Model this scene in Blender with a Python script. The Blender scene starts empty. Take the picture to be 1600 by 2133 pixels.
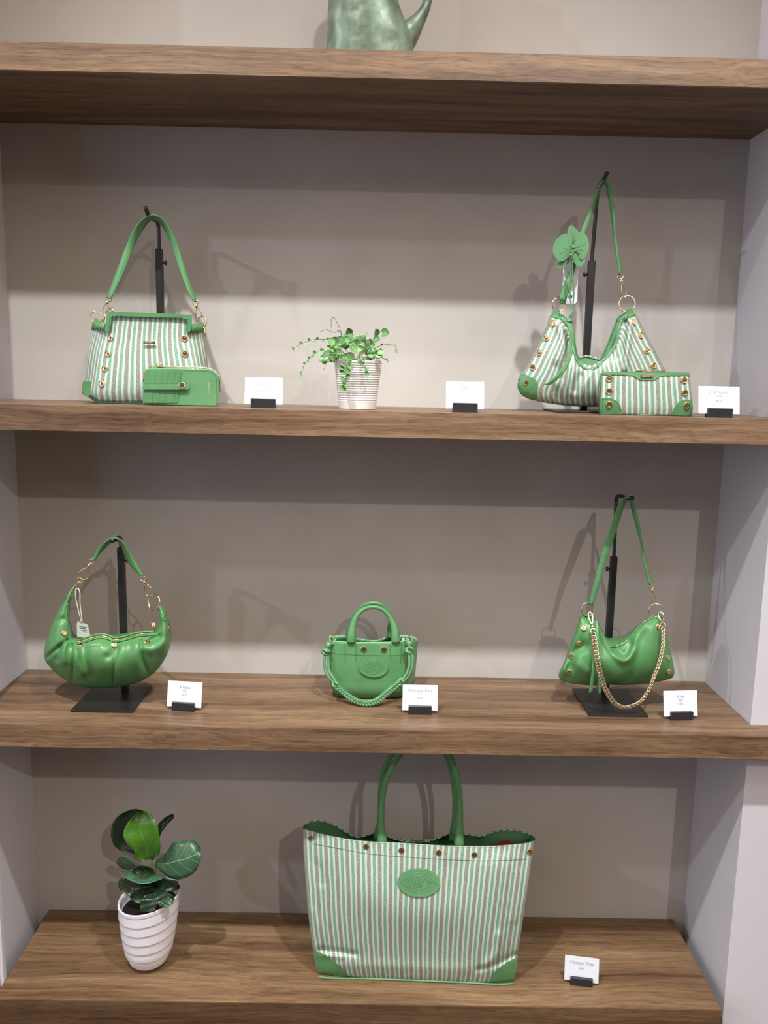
import bpy, bmesh, math, random
import numpy as np
from mathutils import Vector, Matrix
from mathutils.geometry import delaunay_2d_cdt
random.seed(7)
rng = np.random.default_rng(5)
COL = bpy.context.scene.collection
SC = bpy.context.scene

# ------------------------------------------------------------------ camera
CAM = np.array([0.0176, -1.7441, 1.3414])
F = 1716.3                       # focal length in pixels of the 1600 x 2133 frame
ROT = np.array([[0.9998, 0.0078, -0.0192], [-0.0047, 0.9875, 0.1578], [0.0202, -0.1577, 0.9873]])  # right, forward, up
cd = bpy.data.cameras.new('camera'); cam = bpy.data.objects.new('camera', cd); COL.objects.link(cam)
cd.sensor_fit = 'HORIZONTAL'; cd.sensor_width = 36.0; cd.lens = F / 1600 * 36.0; cd.clip_start = 0.05
m = Matrix(((ROT[0][0], ROT[0][2], -ROT[0][1], CAM[0]), (ROT[1][0], ROT[1][2], -ROT[1][1], CAM[1]),
            (ROT[2][0], ROT[2][2], -ROT[2][1], CAM[2]), (0, 0, 0, 1)))
cam.matrix_world = m
SC.camera = cam

# ------------------------------------------------------------------ light
SC.view_settings.view_transform = 'Standard'; SC.view_settings.look = 'None'
SC.view_settings.exposure = 0.0; SC.view_settings.gamma = 1.0; SC.view_settings.use_curve_mapping = False
w = bpy.data.worlds.new('shop_ambient'); SC.world = w; w.use_nodes = True
w.node_tree.nodes['Background'].inputs[0].default_value = (1.0, 0.81, 0.665, 1)
w.node_tree.nodes['Background'].inputs[1].default_value = 1.27

def spot(name, loc, target, energy, color, size, angle, blend):
    l = bpy.data.lights.new(name, 'SPOT'); l.energy = energy; l.color = color; l.shadow_soft_size = size
    l.spot_size = math.radians(angle); l.spot_blend = blend
    o = bpy.data.objects.new(name, l); COL.objects.link(o); o.location = loc
    o.rotation_euler = (Vector(target) - Vector(loc)).to_track_quat('-Z', 'Y').to_euler()
    return o
spot('track_spot_far', (1.41, -3.96, 3.31), (0.0, 0, 0.15), 165, (1.0, 0.93, 0.85), 0.025, 45, 1.0)
spot('track_spot_left', (-3.76, -2.04, 3.12), (0.4, 0, 1.0), 150, (0.80, 0.88, 1.0), 0.04, 50, 0.5)
spot('track_spot_near_left', (-0.60, -1.40, 3.12), (-0.35, -0.22, 0.15), 262, (0.98, 1.0, 0.985), 0.035, 67, 1.0)
spot('track_spot_near_right', (0.62, -1.40, 3.12), (0.42, -0.22, 0.15), 240, (0.94, 0.98, 1.0), 0.035, 69, 1.0)
spot('top_row_fill', (0.1, -1.15, 3.15), (0.0, 0.0, 2.12), 56, (1.0, 0.98, 0.95), 0.03, 62, 1.0)  # added fill spot that brightens the jug row
ad = bpy.data.lights.new('cool_fill_left', 'AREA'); ad.shape = 'RECTANGLE'; ad.size = 2.2; ad.size_y = 2.0  # added cool fill from the left, tints the right side blue
ad.energy = 32; ad.color = (0.55, 0.70, 1.0)
ao = bpy.data.objects.new('cool_fill_left', ad); COL.objects.link(ao); ao.location = (-3.6, -3.4, 1.5)
ao.rotation_euler = (Vector((0.7, 0, 1.0)) - ao.location).to_track_quat('-Z', 'Y').to_euler()

# ------------------------------------------------------------------ materials
def new_mat(name, col=(0.5, 0.5, 0.5), rough=0.5, metal=0.0, spec=0.5):
    mt = bpy.data.materials.new(name); mt.use_nodes = True
    b = mt.node_tree.nodes['Principled BSDF']
    b.inputs['Base Color'].default_value = (*col, 1); b.inputs['Roughness'].default_value = rough
    b.inputs['Metallic'].default_value = metal; b.inputs['Specular IOR Level'].default_value = spec
    mt.diffuse_color = (*col, 1)
    return mt, mt.node_tree, b

class NT:
    """tiny node helper"""
    def __init__(s, nt): s.nt = nt
    def n(s, typ, **kw):
        nd = s.nt.nodes.new(typ)
        for k, v in kw.items():
            if k.startswith('i_'):
                key = k[2:]; key = int(key) if key.isdigit() else key.replace('_', ' ')
                sock = nd.inputs[key]
                if hasattr(v, 'is_output'): s.nt.links.new(v, sock)
                else: sock.default_value = v
            else: setattr(nd, k, v)
        return nd
    def math(s, op, a, b=None, c=None):
        nd = s.nt.nodes.new('ShaderNodeMath'); nd.operation = op
        for i, x in enumerate((a, b, c)):
            if x is None: continue
            if hasattr(x, 'is_output'): s.nt.links.new(x, nd.inputs[i])
            else: nd.inputs[i].default_value = x
        return nd.outputs[0]
    def mix(s, fac, a, b, mode='MIX'):
        nd = s.nt.nodes.new('ShaderNodeMix'); nd.data_type = 'RGBA'; nd.blend_type = mode
        for i, x in ((0, fac), (6, a), (7, b)):
            if hasattr(x, 'is_output'): s.nt.links.new(x, nd.inputs[i])
            else: nd.inputs[i].default_value = x if i == 0 else (*x, 1)
        return nd.outputs[2]
    def ramp(s, fac, stops, interp='LINEAR'):
        nd = s.nt.nodes.new('ShaderNodeValToRGB'); cr = nd.color_ramp; cr.interpolation = interp
        while len(cr.elements) < len(stops): cr.elements.new(0.5)
        for e, (p, c) in zip(cr.elements, stops):
            e.position = p; e.color = (*c, 1) if len(c) == 3 else c
        s.nt.links.new(fac, nd.inputs[0]); return nd.outputs[0]
    def link(s, a, b): s.nt.links.new(a, b)

def bump(t, b, height, strength, dist=0.001):
    bp = t.n('ShaderNodeBump', i_Strength=strength, i_Distance=dist, i_Height=height)
    t.link(bp.outputs[0], b.inputs['Normal'])

def mapped(t, scale, src='Object'):
    tc = t.n('ShaderNodeTexCoord')
    mp = t.n('ShaderNodeMapping', i_Vector=tc.outputs[src]); mp.inputs['Scale'].default_value = scale
    return mp.outputs[0]

def m_plaster(name, col, var=0.08):
    mt, nt, b = new_mat(name, col, 0.85, 0, 0.25); t = NT(nt)
    v = mapped(t, (1, 1, 1))
    n1 = t.n('ShaderNodeTexNoise', i_Vector=v, i_Scale=3.2, i_Detail=5.0, i_Roughness=0.55).outputs[0]
    n2 = t.n('ShaderNodeTexNoise', i_Vector=v, i_Scale=160.0, i_Detail=2.0).outputs[0]
    lo = tuple(c * (1 - var) for c in col); hi = tuple(min(1, c * (1 + var)) for c in col)
    t.link(t.ramp(n1, [(0.3, lo), (0.7, hi)]), b.inputs['Base Color'])
    bump(t, b, n2, 0.12, 0.0006)
    return mt

def m_wood(name, dark, mid, light, seed=0.0):
    mt, nt, b = new_mat(name, mid, 0.42, 0, 0.4); t = NT(nt)
    tc = t.n('ShaderNodeTexCoord')
    mp = t.n('ShaderNodeMapping', i_Vector=tc.outputs['Object']); mp.inputs['Location'].default_value = (seed, seed * .7, seed * .3)
    warp = t.n('ShaderNodeTexNoise', i_Vector=mp.outputs[0], i_Scale=2.6, i_Detail=3.0)
    add = t.n('ShaderNodeMixRGB', blend_type='ADD', i_0=0.055); t.link(mp.outputs[0], add.inputs[1]); t.link(warp.outputs[1], add.inputs[2])
    def stretched(sc, scale, detail, rough=0.6):
        mm = t.n('ShaderNodeMapping', i_Vector=add.outputs[0]); mm.inputs['Scale'].default_value = sc
        return t.n('ShaderNodeTexNoise', i_Vector=mm.outputs[0], i_Scale=scale, i_Detail=detail, i_Roughness=rough).outputs[0]
    broad = stretched((0.55, 9, 9), 3.0, 4.0)
    fine = stretched((1.2, 60, 60), 3.0, 4.0, 0.7)
    pore = stretched((7, 170, 170), 3.0, 2.0, 0.6)
    f = t.math('ADD', t.math('MULTIPLY', broad, 0.62), t.math('MULTIPLY', fine, 0.38))
    c = t.ramp(f, [(0.34, dark), (0.5, mid), (0.66, light)])
    pr = t.ramp(pore, [(0.36, (0.55, 0.55, 0.55)), (0.48, (1, 1, 1))])
    c = t.mix(0.75, c, pr, 'MULTIPLY')
    t.link(c, b.inputs['Base Color'])
    bump(t, b, pore, 0.15, 0.0005)
    return mt

def m_leather(name, col, rough=0.42, grain=0.22, scale=260.0, spec=0.5):
    mt, nt, b = new_mat(name, col, rough, 0, spec); t = NT(nt)
    v = mapped(t, (1, 1, 1))
    n1 = t.n('ShaderNodeTexNoise', i_Vector=v, i_Scale=22.0, i_Detail=4.0).outputs[0]
    vo = t.n('ShaderNodeTexVoronoi', i_Vector=v, i_Scale=scale * 2.2).outputs[0]
    n2 = t.n('ShaderNodeTexNoise', i_Vector=v, i_Scale=scale, i_Detail=3.0).outputs[0]
    t.link(t.ramp(n1, [(0.3, tuple(c * 0.88 for c in col)), (0.7, tuple(c * 1.1 for c in col))]), b.inputs['Base Color'])
    bump(t, b, t.math('ADD', t.math('MULTIPLY', vo, 0.5), n2), grain, 0.0008)
    return mt

def m_stripe(name, period=0.021):
    mt, nt, b = new_mat(name, (0.5, 0.55, 0.5), 0.42, 0, 0.6); t = NT(nt)
    uv = t.n('ShaderNodeUVMap').outputs[0]
    sp = t.n('ShaderNodeSeparateXYZ', i_0=uv); u, v = sp.outputs[0], sp.outputs[1]
    wob = t.n('ShaderNodeTexNoise', i_Vector=uv, i_Scale=60.0, i_Detail=2.0).outputs[0]
    uu = t.math('ADD', u, t.math('MULTIPLY', t.math('SUBTRACT', wob, 0.5), 0.0016))
    f = t.math('FRACT', t.math('DIVIDE', uu, period))
    wht, grn, gry = (0.54, 0.585, 0.525), (0.135, 0.295, 0.205), (0.205, 0.212, 0.168)
    base = t.ramp(f, [(0.0, gry), (0.33, gry), (0.345, wht), (0.515, wht), (0.53, grn), (0.79, grn), (0.805, wht), (0.985, wht), (1.0, gry)])
    # fine yarn lines inside the grey stripe
    ln = t.math('FRACT', t.math('MULTIPLY', f, 9.0))
    ismg = t.math('LESS_THAN', f, 0.335)
    yl = t.math('MULTIPLY', t.math('MULTIPLY', t.math('LESS_THAN', ln, 0.4), ismg), 0.42)
    base = t.mix(yl, base, (0.12, 0.115, 0.09))
    # herringbone weave
    tri = t.math('PINGPONG', t.math('MULTIPLY', u, 480.0), 1.0)
    hb = t.math('FRACT', t.math('ADD', t.math('MULTIPLY', v, 330.0), tri))
    isw = t.math('SUBTRACT', 1.0, ismg)
    hd = t.math('MULTIPLY', t.math('LESS_THAN', hb, 0.42), t.math('MULTIPLY_ADD', isw, 0.22, 0.12))
    base = t.mix(hd, base, (0.16, 0.24, 0.19))
    # uneven dye in the green
    sc = t.n('ShaderNodeMapping', i_Vector=uv); sc.inputs['Scale'].default_value = (420, 700, 1)
    sn = t.n('ShaderNodeTexNoise', i_Vector=sc.outputs[0], i_Scale=1.0, i_Detail=1.0).outputs[0]
    base = t.mix(t.math('MULTIPLY', t.math('GREATER_THAN', sn, 0.56), 0.35), base, (0.46, 0.58, 0.50))
    t.link(base, b.inputs['Base Color'])
    bump(t, b, hb, 0.25, 0.0006)
    t.link(t.math('MULTIPLY_ADD', isw, -0.16, 0.55), b.inputs['Roughness'])
    return mt

def m_leaf(name, col, vein, back=None, trans=0.15):
    mt, nt, b = new_mat(name, col, 0.36, 0, 0.5); t = NT(nt)
    uv = t.n('ShaderNodeUVMap').outputs[0]
    sp = t.n('ShaderNodeSeparateXYZ', i_0=uv); u, v = sp.outputs[0], sp.outputs[1]
    a = t.math('ABSOLUTE', t.math('SUBTRACT', u, 0.5))
    mid = t.math('LESS_THAN', a, 0.012)
    side = t.math('FRACT', t.math('MULTIPLY', t.math('SUBTRACT', v, t.math('MULTIPLY', a, 0.55)), 5.0))
    sv = t.math('LESS_THAN', t.math('ABSOLUTE', t.math('SUBTRACT', side, 0.5)), 0.022)
    f = t.math('MAXIMUM', mid, t.math('MULTIPLY', sv, 0.75))
    n1 = t.n('ShaderNodeTexNoise', i_Vector=mapped(t, (1, 1, 1)), i_Scale=30.0, i_Detail=3.0).outputs[0]
    c = t.ramp(n1, [(0.3, tuple(x * 0.8 for x in col)), (0.7, tuple(x * 1.15 for x in col))])
    c = t.mix(f, c, vein)
    t.link(c, b.inputs['Base Color'])
    bump(t, b, f, 0.3, 0.001)
    return mt

def m_patina(name):
    mt, nt, b = new_mat(name, (0.16, 0.24, 0.17), 0.38, 0.15, 0.5); t = NT(nt)
    v = mapped(t, (1, 1, 0.45))
    n1 = t.n('ShaderNodeTexNoise', i_Vector=v, i_Scale=26.0, i_Detail=6.0, i_Roughness=0.65).outputs[0]
    n2 = t.n('ShaderNodeTexNoise', i_Vector=mapped(t, (1, 1, 1)), i_Scale=34.0, i_Detail=1.5).outputs[0]
    t.link(t.ramp(n1, [(0.3, (0.055, 0.078, 0.060)), (0.5, (0.115, 0.165, 0.115)), (0.7, (0.21, 0.29, 0.22))]), b.inputs['Base Color'])
    bump(t, b, n2, 0.5, 0.006)
    return mt

M = {}
M['wall'] = m_plaster('grey_plaster', (0.44, 0.412, 0.385), 0.085)
M['room'] = m_plaster('dark_shop_wall', (0.16, 0.15, 0.14), 0.05)
M['panel'] = m_plaster('white_painted_panel', (0.56, 0.55, 0.595), 0.02)
M['wood'] = m_wood('walnut_shelf', (0.072, 0.038, 0.020), (0.165, 0.098, 0.056), (0.275, 0.175, 0.105))
M['wood2'] = m_wood('walnut_plinth', (0.065, 0.034, 0.017), (0.17, 0.098, 0.050), (0.285, 0.18, 0.10), 3.7)
M['wood3'] = m_wood('darker_plinth_front', (0.045, 0.022, 0.010), (0.105, 0.058, 0.028), (0.17, 0.10, 0.052), 5.1)
M['floor'] = m_wood('dark_floor', (0.05, 0.035, 0.025), (0.09, 0.065, 0.05), (0.13, 0.10, 0.08), 8.0)
M['green'] = m_leather('green_leather', (0.080, 0.220, 0.086))
M['green_soft'] = m_leather('soft_green_leather', (0.080, 0.232, 0.080), 0.38, 0.16, 180.0)
M['green_smooth'] = m_leather('smooth_green_leather', (0.098, 0.242, 0.110), 0.42, 0.14, 300.0)
M['green_dark'] = m_leather('dark_green_base', (0.018, 0.05, 0.024), 0.5)
M['lining'] = m_leather('green_lining', (0.045, 0.15, 0.06), 0.6)
M['stitch'] = new_mat('dark_green_thread', (0.03, 0.10, 0.04), 0.7)[0]
M['stitch_light'] = new_mat('light_green_thread', (0.22, 0.48, 0.25), 0.6)[0]
M['edge_dash'] = new_mat('pale_thread', (0.55, 0.58, 0.5), 0.7)[0]
M['gold'] = new_mat('polished_gold', (0.83, 0.62, 0.36), 0.14, 1.0)[0]
M['gold_pale'] = new_mat('pale_gold', (0.86, 0.74, 0.54), 0.16, 1.0)[0]
M['print'] = new_mat('gold_print', (0.75, 0.72, 0.5), 0.4, 0.3)[0]
M['black'] = new_mat('black_powder_coat', (0.010, 0.010, 0.010), 0.42)[0]
M['holder'] = new_mat('black_acrylic', (0.018, 0.019, 0.022), 0.35)[0]
M['paper'] = new_mat('white_card', (0.64, 0.67, 0.74), 0.6)[0]
M['ink'] = new_mat('grey_ink', (0.22, 0.24, 0.29), 0.7)[0]
M['ink_dark'] = new_mat('dark_ink', (0.06, 0.07, 0.06), 0.7)[0]
M['tag'] = new_mat('grey_tag', (0.50, 0.53, 0.49), 0.7)[0]
M['string'] = new_mat('white_string', (0.75, 0.74, 0.70), 0.8)[0]
M['red'] = new_mat('red_ribbon', (0.62, 0.07, 0.10), 0.6)[0]
M['red_dark'] = new_mat('red_pocket', (0.22, 0.02, 0.03), 0.7)[0]
M['stripe'] = m_stripe('striped_weave')
M['pot'] = new_mat('white_ceramic', (0.70, 0.68, 0.73), 0.42)[0]
M['pot_small'] = new_mat('matt_white_pot', (0.60, 0.585, 0.57), 0.6)[0]
M['soil'] = m_plaster('dark_soil', (0.010, 0.008, 0.006), 0.4)
M['stem'] = new_mat('brown_stem', (0.12, 0.08, 0.05), 0.7)[0]
M['stem_green'] = new_mat('green_stem', (0.16, 0.26, 0.06), 0.6)[0]
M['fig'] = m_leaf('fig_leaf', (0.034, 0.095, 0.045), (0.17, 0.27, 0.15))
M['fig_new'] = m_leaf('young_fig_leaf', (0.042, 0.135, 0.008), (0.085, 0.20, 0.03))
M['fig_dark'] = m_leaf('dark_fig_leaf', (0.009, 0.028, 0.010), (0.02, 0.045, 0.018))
M['vine'] = m_leaf('vine_leaf', (0.10, 0.24, 0.075), (0.15, 0.30, 0.11))
M['vine2'] = m_leaf('pale_vine_leaf', (0.17, 0.33, 0.10), (0.24, 0.40, 0.16))
M['patina'] = m_patina('green_patina')

# ------------------------------------------------------------------ geometry helpers
def at(px, py, y):
    """world point on the vertical plane at depth y that sits at this place of the photograph"""
    d = ROT @ np.array([(px - 800) / F, 1, (1066.5 - py) / F])
    return CAM + d * (y - CAM[1]) / d[1]
def atz(px, py, z):
    d = ROT @ np.array([(px - 800) / F, 1, (1066.5 - py) / F])
    return CAM + d * (z - CAM[2]) / d[2]
def AT(pts, y=None):
    return np.array([at(p[0], p[1], p[2] if y is None else y) for p in pts])
def K(pts, ox, oy, s):
    return [(ox + p[0] / s, oy + p[1] / s, *p[2:]) for p in pts]

BASE = {}
def base_of(o):
    while o.parent: o = o.parent
    return BASE.get(o.name, np.zeros(3))
def thing(name, label, cat, loc, group=None):
    o = bpy.data.objects.new(name, None); COL.objects.link(o); o.location = Vector(loc)
    o.empty_display_size = 0.02
    o['label'] = label; o['category'] = cat
    if group: o['group'] = group
    BASE[o.name] = np.array(loc, float); return o
def mesh_obj(name, verts, faces, mat, parent=None, smooth=True, uv=None, label=None, kind=None):
    b = base_of(parent) if parent else np.zeros(3)
    V = np.asarray(verts, float) - b
    me = bpy.data.meshes.new(name); me.from_pydata(V.tolist(), [], [list(map(int, f)) for f in faces]); me.update()
    bm = bmesh.new(); bm.from_mesh(me); bmesh.ops.recalc_face_normals(bm, faces=bm.faces[:]); bm.to_mesh(me); bm.free()
    if smooth: me.polygons.foreach_set('use_smooth', [True] * len(me.polygons))
    if uv is not None:
        ul = me.uv_layers.new(name='UVMap'); U = np.asarray(uv, float)
        idx = np.zeros(len(me.loops), int); me.loops.foreach_get('vertex_index', idx)
        ul.data.foreach_set('uv', U[idx].ravel())
    me.materials.append(mat)
    o = bpy.data.objects.new(name, me); COL.objects.link(o); o.parent = parent
    if label: o['label'] = label
    if kind: o['kind'] = kind
    return o
def tag(o, label, cat, group=None):
    o['label'] = label; o['category'] = cat
    if group: o['group'] = group
    return o
def sharp(o, ang=35):
    for e in (o.data,):
        bm = bmesh.new(); bm.from_mesh(e)
        for ed in bm.edges:
            if len(ed.link_faces) == 2 and ed.calc_face_angle(0) > math.radians(ang): ed.smooth = False
        bm.to_mesh(e); bm.free()
    return o

def lin(pts, n):
    P = np.asarray(pts, float); d = np.r_[0, np.cumsum(np.linalg.norm(np.diff(P[:, :2] if P.shape[1] < 3 else P, axis=0), axis=1))]
    s = np.linspace(0, d[-1], n); return np.array([np.interp(s, d, P[:, k]) for k in range(P.shape[1])]).T
def cr(pts, n, closed=False, metric=2):
    """Catmull-Rom through pts, resampled to n points of even length (measured on the first `metric` columns)"""
    P = np.asarray(pts, float); N = len(P)
    if closed: Q = np.vstack([P[-1], P, P[0], P[1]]); segs = N
    else: Q = np.vstack([2 * P[0] - P[1], P, 2 * P[-1] - P[-2]]); segs = N - 1
    out = []
    for i in range(segs):
        p0, p1, p2, p3 = Q[i:i + 4]; l1 = np.linalg.norm((p2 - p1)[:metric]) + 1e-9
        l0 = np.linalg.norm((p1 - p0)[:metric]) + 1e-9; l2 = np.linalg.norm((p3 - p2)[:metric]) + 1e-9
        m1 = ((p1 - p0) / l0 + (p2 - p1) / l1) * 0.5 * l1; m2 = ((p2 - p1) / l1 + (p3 - p2) / l2) * 0.5 * l1
        for t in np.linspace(0, 1, 16, endpoint=False):
            t2, t3 = t * t, t * t * t
            out.append((2 * t3 - 3 * t2 + 1) * p1 + (t3 - 2 * t2 + t) * m1 + (-2 * t3 + 3 * t2) * p2 + (t3 - t2) * m2)
    out.append(P[0] if closed else P[-1]); out = np.array(out)
    d = np.r_[0, np.cumsum(np.linalg.norm(np.diff(out[:, :metric], axis=0), axis=1))]
    s = np.linspace(0, d[-1], n + 1)[:-1] if closed else np.linspace(0, d[-1], n)
    return np.array([np.interp(s, d, out[:, k]) for k in range(P.shape[1])]).T

def grid_faces(nv, nu, close_u=False, off=0):
    f = []
    for j in range(nv - 1):
        for i in range(nu if close_u else nu - 1):
            a = j * nu + i; b = j * nu + (i + 1) % nu
            f.append((off + a, off + b, off + b + nu, off + a + nu))
    return f
def frames(P):
    P = np.asarray(P, float); T = np.gradient(P, axis=0); T /= np.linalg.norm(T, axis=1)[:, None] + 1e-12
    ref = np.array([0, 1, 0.]) if abs(T[0][1]) < 0.9 else np.array([1., 0, 0])
    N = []; n = ref - T[0] * ref.dot(T[0]); n /= np.linalg.norm(n)
    for t in T:
        n = n - t * n.dot(t); n /= np.linalg.norm(n) + 1e-12; N.append(n.copy())
    N = np.array(N); return T, N, np.cross(T, N)
def tube_geo(P, r, n=8, cap=True, closed=False):
    P = np.asarray(P, float); r = np.broadcast_to(np.asarray(r, float), (len(P),))
    if closed:
        Pc = np.vstack([P[-1:], P, P[:1]]); T, N, B = frames(Pc); N, B = N[1:-1], B[1:-1]
    else: T, N, B = frames(P)
    a = np.linspace(0, 2 * math.pi, n, endpoint=False)
    V = (P[:, None] + r[:, None, None] * (np.cos(a)[None, :, None] * N[:, None] + np.sin(a)[None, :, None] * B[:, None])).reshape(-1, 3)
    f = grid_faces(len(P), n, True)
    if closed:
        k = (len(P) - 1) * n; f += [(k + i, k + (i + 1) % n, (i + 1) % n, i) for i in range(n)]
    elif cap:
        f.append(tuple(range(n - 1, -1, -1))); k = (len(P) - 1) * n; f.append(tuple(range(k, k + n)))
    return V, f
def join(parts):
    V, Fc = [], []; o = 0
    for v, f in parts:
        V.append(v); Fc += [tuple(i + o for i in q) for q in f]; o += len(v)
    return np.vstack(V), Fc
def tube(name, P, r, mat, parent, n=8, closed=False, **kw):
    v, f = tube_geo(P, r, n, closed=closed); return mesh_obj(name, v, f, mat, parent, **kw)
def box_geo(lo, hi, bev=0.0):
    lo = np.array(lo, float); hi = np.array(hi, float)
    if bev <= 0:
        V = np.array([[(lo, hi)[i][0], (lo, hi)[j][1], (lo, hi)[k][2]] for i in (0, 1) for j in (0, 1) for k in (0, 1)])
        return V, [(0, 1, 3, 2), (4, 6, 7, 5), (0, 4, 5, 1), (2, 3, 7, 6), (0, 2, 6, 4), (1, 5, 7, 3)]
    bm = bmesh.new(); bmesh.ops.create_cube(bm, size=1)
    for v in bm.verts: v.co = Vector([(lo[k] + hi[k]) / 2 + v.co[k] * (hi[k] - lo[k]) for k in range(3)])
    bmesh.ops.bevel(bm, geom=bm.edges[:], offset=bev, segments=2, affect='EDGES', profile=0.5)
    bm.verts.index_update(); V = np.array([v.co[:] for v in bm.verts]); f = [tuple(v.index for v in q.verts) for q in bm.faces]; bm.free()
    return V, f
def box(name, lo, hi, mat, parent=None, bev=0.0, **kw):
    v, f = box_geo(lo, hi, bev); return mesh_obj(name, v, f, mat, parent, smooth=False, **kw)
def lathe_geo(prof, n=32, cap_lo=True, cap_hi=True):
    """prof: (r, z) list"""
    a = np.linspace(0, 2 * math.pi, n, endpoint=False); V = []
    for r, z in prof:
        V += [(r * math.cos(t), r * math.sin(t), z) for t in a]
    f = grid_faces(len(prof), n, True)
    if cap_lo: f.append(tuple(range(n - 1, -1, -1)))
    if cap_hi: k = (len(prof) - 1) * n; f.append(tuple(range(k, k + n)))
    return np.array(V), f
def band(name, A, B, th, mat, parent, n=40, **kw):
    """a strap: A and B are its two long edges (px, py, y); th its thickness"""
    a = AT(cr(A, n)); b = AT(cr(B, n)); c = (a + b) / 2
    T = np.gradient(c, axis=0); W = b - a; N = np.cross(T, W); N /= np.linalg.norm(N, axis=1)[:, None] + 1e-12
    h = th / 2; rows = []
    for k, s in ((0, 0), (.08, 1), (.92, 1), (1, 0), (.92, -1), (.08, -1)):
        rows.append(a + W * k + N * h * s)
    V = np.stack(rows, 1).reshape(-1, 3); f = grid_faces(n, 6, True)
    f += [tuple(range(5, -1, -1)), tuple(range((n - 1) * 6, n * 6))]
    return mesh_obj(name, V, f, mat, parent, **kw)

def coons(T, B, L, R, nu, nv):
    T, B, L, R = cr(T, nu), cr(B, nu), cr(L, nv), cr(R, nv)
    u = np.linspace(0, 1, nu)[None, :, None]; v = np.linspace(0, 1, nv)[:, None, None]
    S = (1 - v) * T[None] + v * B[None] + (1 - u) * L[:, None] + u * R[:, None]
    S -= (1 - u) * (1 - v) * T[0] + u * (1 - v) * T[-1] + (1 - u) * v * B[0] + u * v * B[-1]
    return S
def dist_poly(px, py, poly):
    P = np.asarray(poly, float)[:, :2]; X = np.stack([px, py], -1); best = np.full(px.shape, 1e9); side = np.zeros(px.shape)
    for a, b in zip(P[:-1], P[1:]):
        d = b - a; t = np.clip(((X - a) @ d) / (d @ d), 0, 1); q = a + t[..., None] * d
        ds = np.linalg.norm(X - q, axis=-1); best = np.minimum(best, ds)
    return best
def ridge(px, py, poly, width, amp):
    d = dist_poly(px, py, cr(poly, 24)); return amp * np.exp(-(d / width) ** 2)

class Surf:
    """a front surface: grid of pixel places with a depth each, used to seat studs, patches and stitches on it"""
    def __init__(s, PX, Y): s.P = PX.reshape(-1, 2); s.Y = Y.ravel(); s.W = AT(np.c_[s.P, s.Y])
    def y(s, px, py):
        d = np.hypot(s.P[:, 0] - px, s.P[:, 1] - py); i = np.argpartition(d, 4)[:5]; w_ = 1 / (d[i] + 0.15) ** 2
        return float((s.Y[i] * w_).sum() / w_.sum())
    def pt(s, px, py, off=0.0): return at(px, py, s.y(px, py) - off)
    def normal(s, px, py, h=5):
        a, b = s.pt(px - h, py), s.pt(px + h, py); c, d = s.pt(px, py - h), s.pt(px, py + h)
        n = np.cross(b - a, c - d); n /= np.linalg.norm(n); return n if n[1] < 0 else -n

STUD = {}
def stud_mesh(mat, r=0.0056):
    key = (mat.name, round(r, 5))
    if key not in STUD:
        prof = [(r * .92, -.001), (r, .0004), (r, .0016), (r * .93, .0024), (r * .80, .0027), (r * .74, .0024), (r * .5, .0026), (r * .2, .00275)]
        v, f = lathe_geo(prof, 20); me = bpy.data.meshes.new('stud'); me.from_pydata(v.tolist(), [], f); me.update()
        me.polygons.foreach_set('use_smooth', [True] * len(me.polygons)); me.materials.append(mat); STUD[key] = me
    return STUD[key]
def stud(surf, px, py, parent, r=0.0056, mat=None, flat=0.5, jit=0.0):
    o = bpy.data.objects.new('stud', stud_mesh(mat or M['gold'], r)); COL.objects.link(o); o.parent = parent
    n = Vector(surf.normal(px, py)) * (1 - flat) + Vector((0, -1, 0)) * flat
    n += Vector((random.uniform(-jit, jit), 0, random.uniform(-jit, jit)))
    o.location = Vector(surf.pt(px, py, 0.0006) - base_of(parent)); o.rotation_euler = n.to_track_quat('Z', 'Y').to_euler()
    return o
def patch(name, outline, surf, parent, mat, th=0.0016, off=0.0004, step=6.0, smooth_outline=True, zmin=None, **kw):
    """a flat piece lying on a surface: outline in pixels"""
    O = cr(outline, max(24, len(outline) * 5), closed=True) if smooth_outline else lin(list(outline) + [outline[0]], max(24, len(outline) * 6))[:-1]
    n = len(O); lo, hi = O.min(0), O.max(0)
    pts = [Vector(p[:2]) for p in O]; edges = [(i, (i + 1) % n) for i in range(n)]
    gx = np.arange(lo[0] + step / 2, hi[0], step); gy = np.arange(lo[1] + step / 2, hi[1], step)
    def inside(x, y):
        c = False; j = n - 1
        for i in range(n):
            xi, yi = O[i][:2]; xj, yj = O[j][:2]
            if (yi > y) != (yj > y) and x < (xj - xi) * (y - yi) / (yj - yi) + xi: c = not c
            j = i
        return c
    for x in gx:
        for y in gy:
            if inside(x, y) and np.min(np.hypot(O[:, 0] - x, O[:, 1] - y)) > step * 0.4: pts.append(Vector((x, y)))
    vv, ee, ff, *_ = delaunay_2d_cdt(pts, edges, [list(range(n))], 1, 1e-5)
    F_ = [tuple(f) for f in ff]; Y = np.array([surf.y(p[0], p[1]) for p in vv]); nn = len(vv)
    front = AT([(p[0], p[1], Y[i] - off - th) for i, p in enumerate(vv)])
    back = AT([(p[0], p[1], Y[i] - off + th * .2) for i, p in enumerate(vv)])
    V = np.vstack([front, back])
    if zmin is not None: V[:, 2] = np.maximum(V[:, 2], zmin)
    faces = F_ + [tuple(i + nn for i in reversed(f)) for f in F_]
    cnt = {}
    for f in F_:
        for a, b in zip(f, f[1:] + f[:1]): cnt[(a, b)] = 1
    for (a, b) in list(cnt):
        if (b, a) not in cnt: faces.append((a, a + nn, b + nn, b))
    o = mesh_obj(name, V, faces, mat, parent, **kw); return sharp(o, 50)
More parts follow.
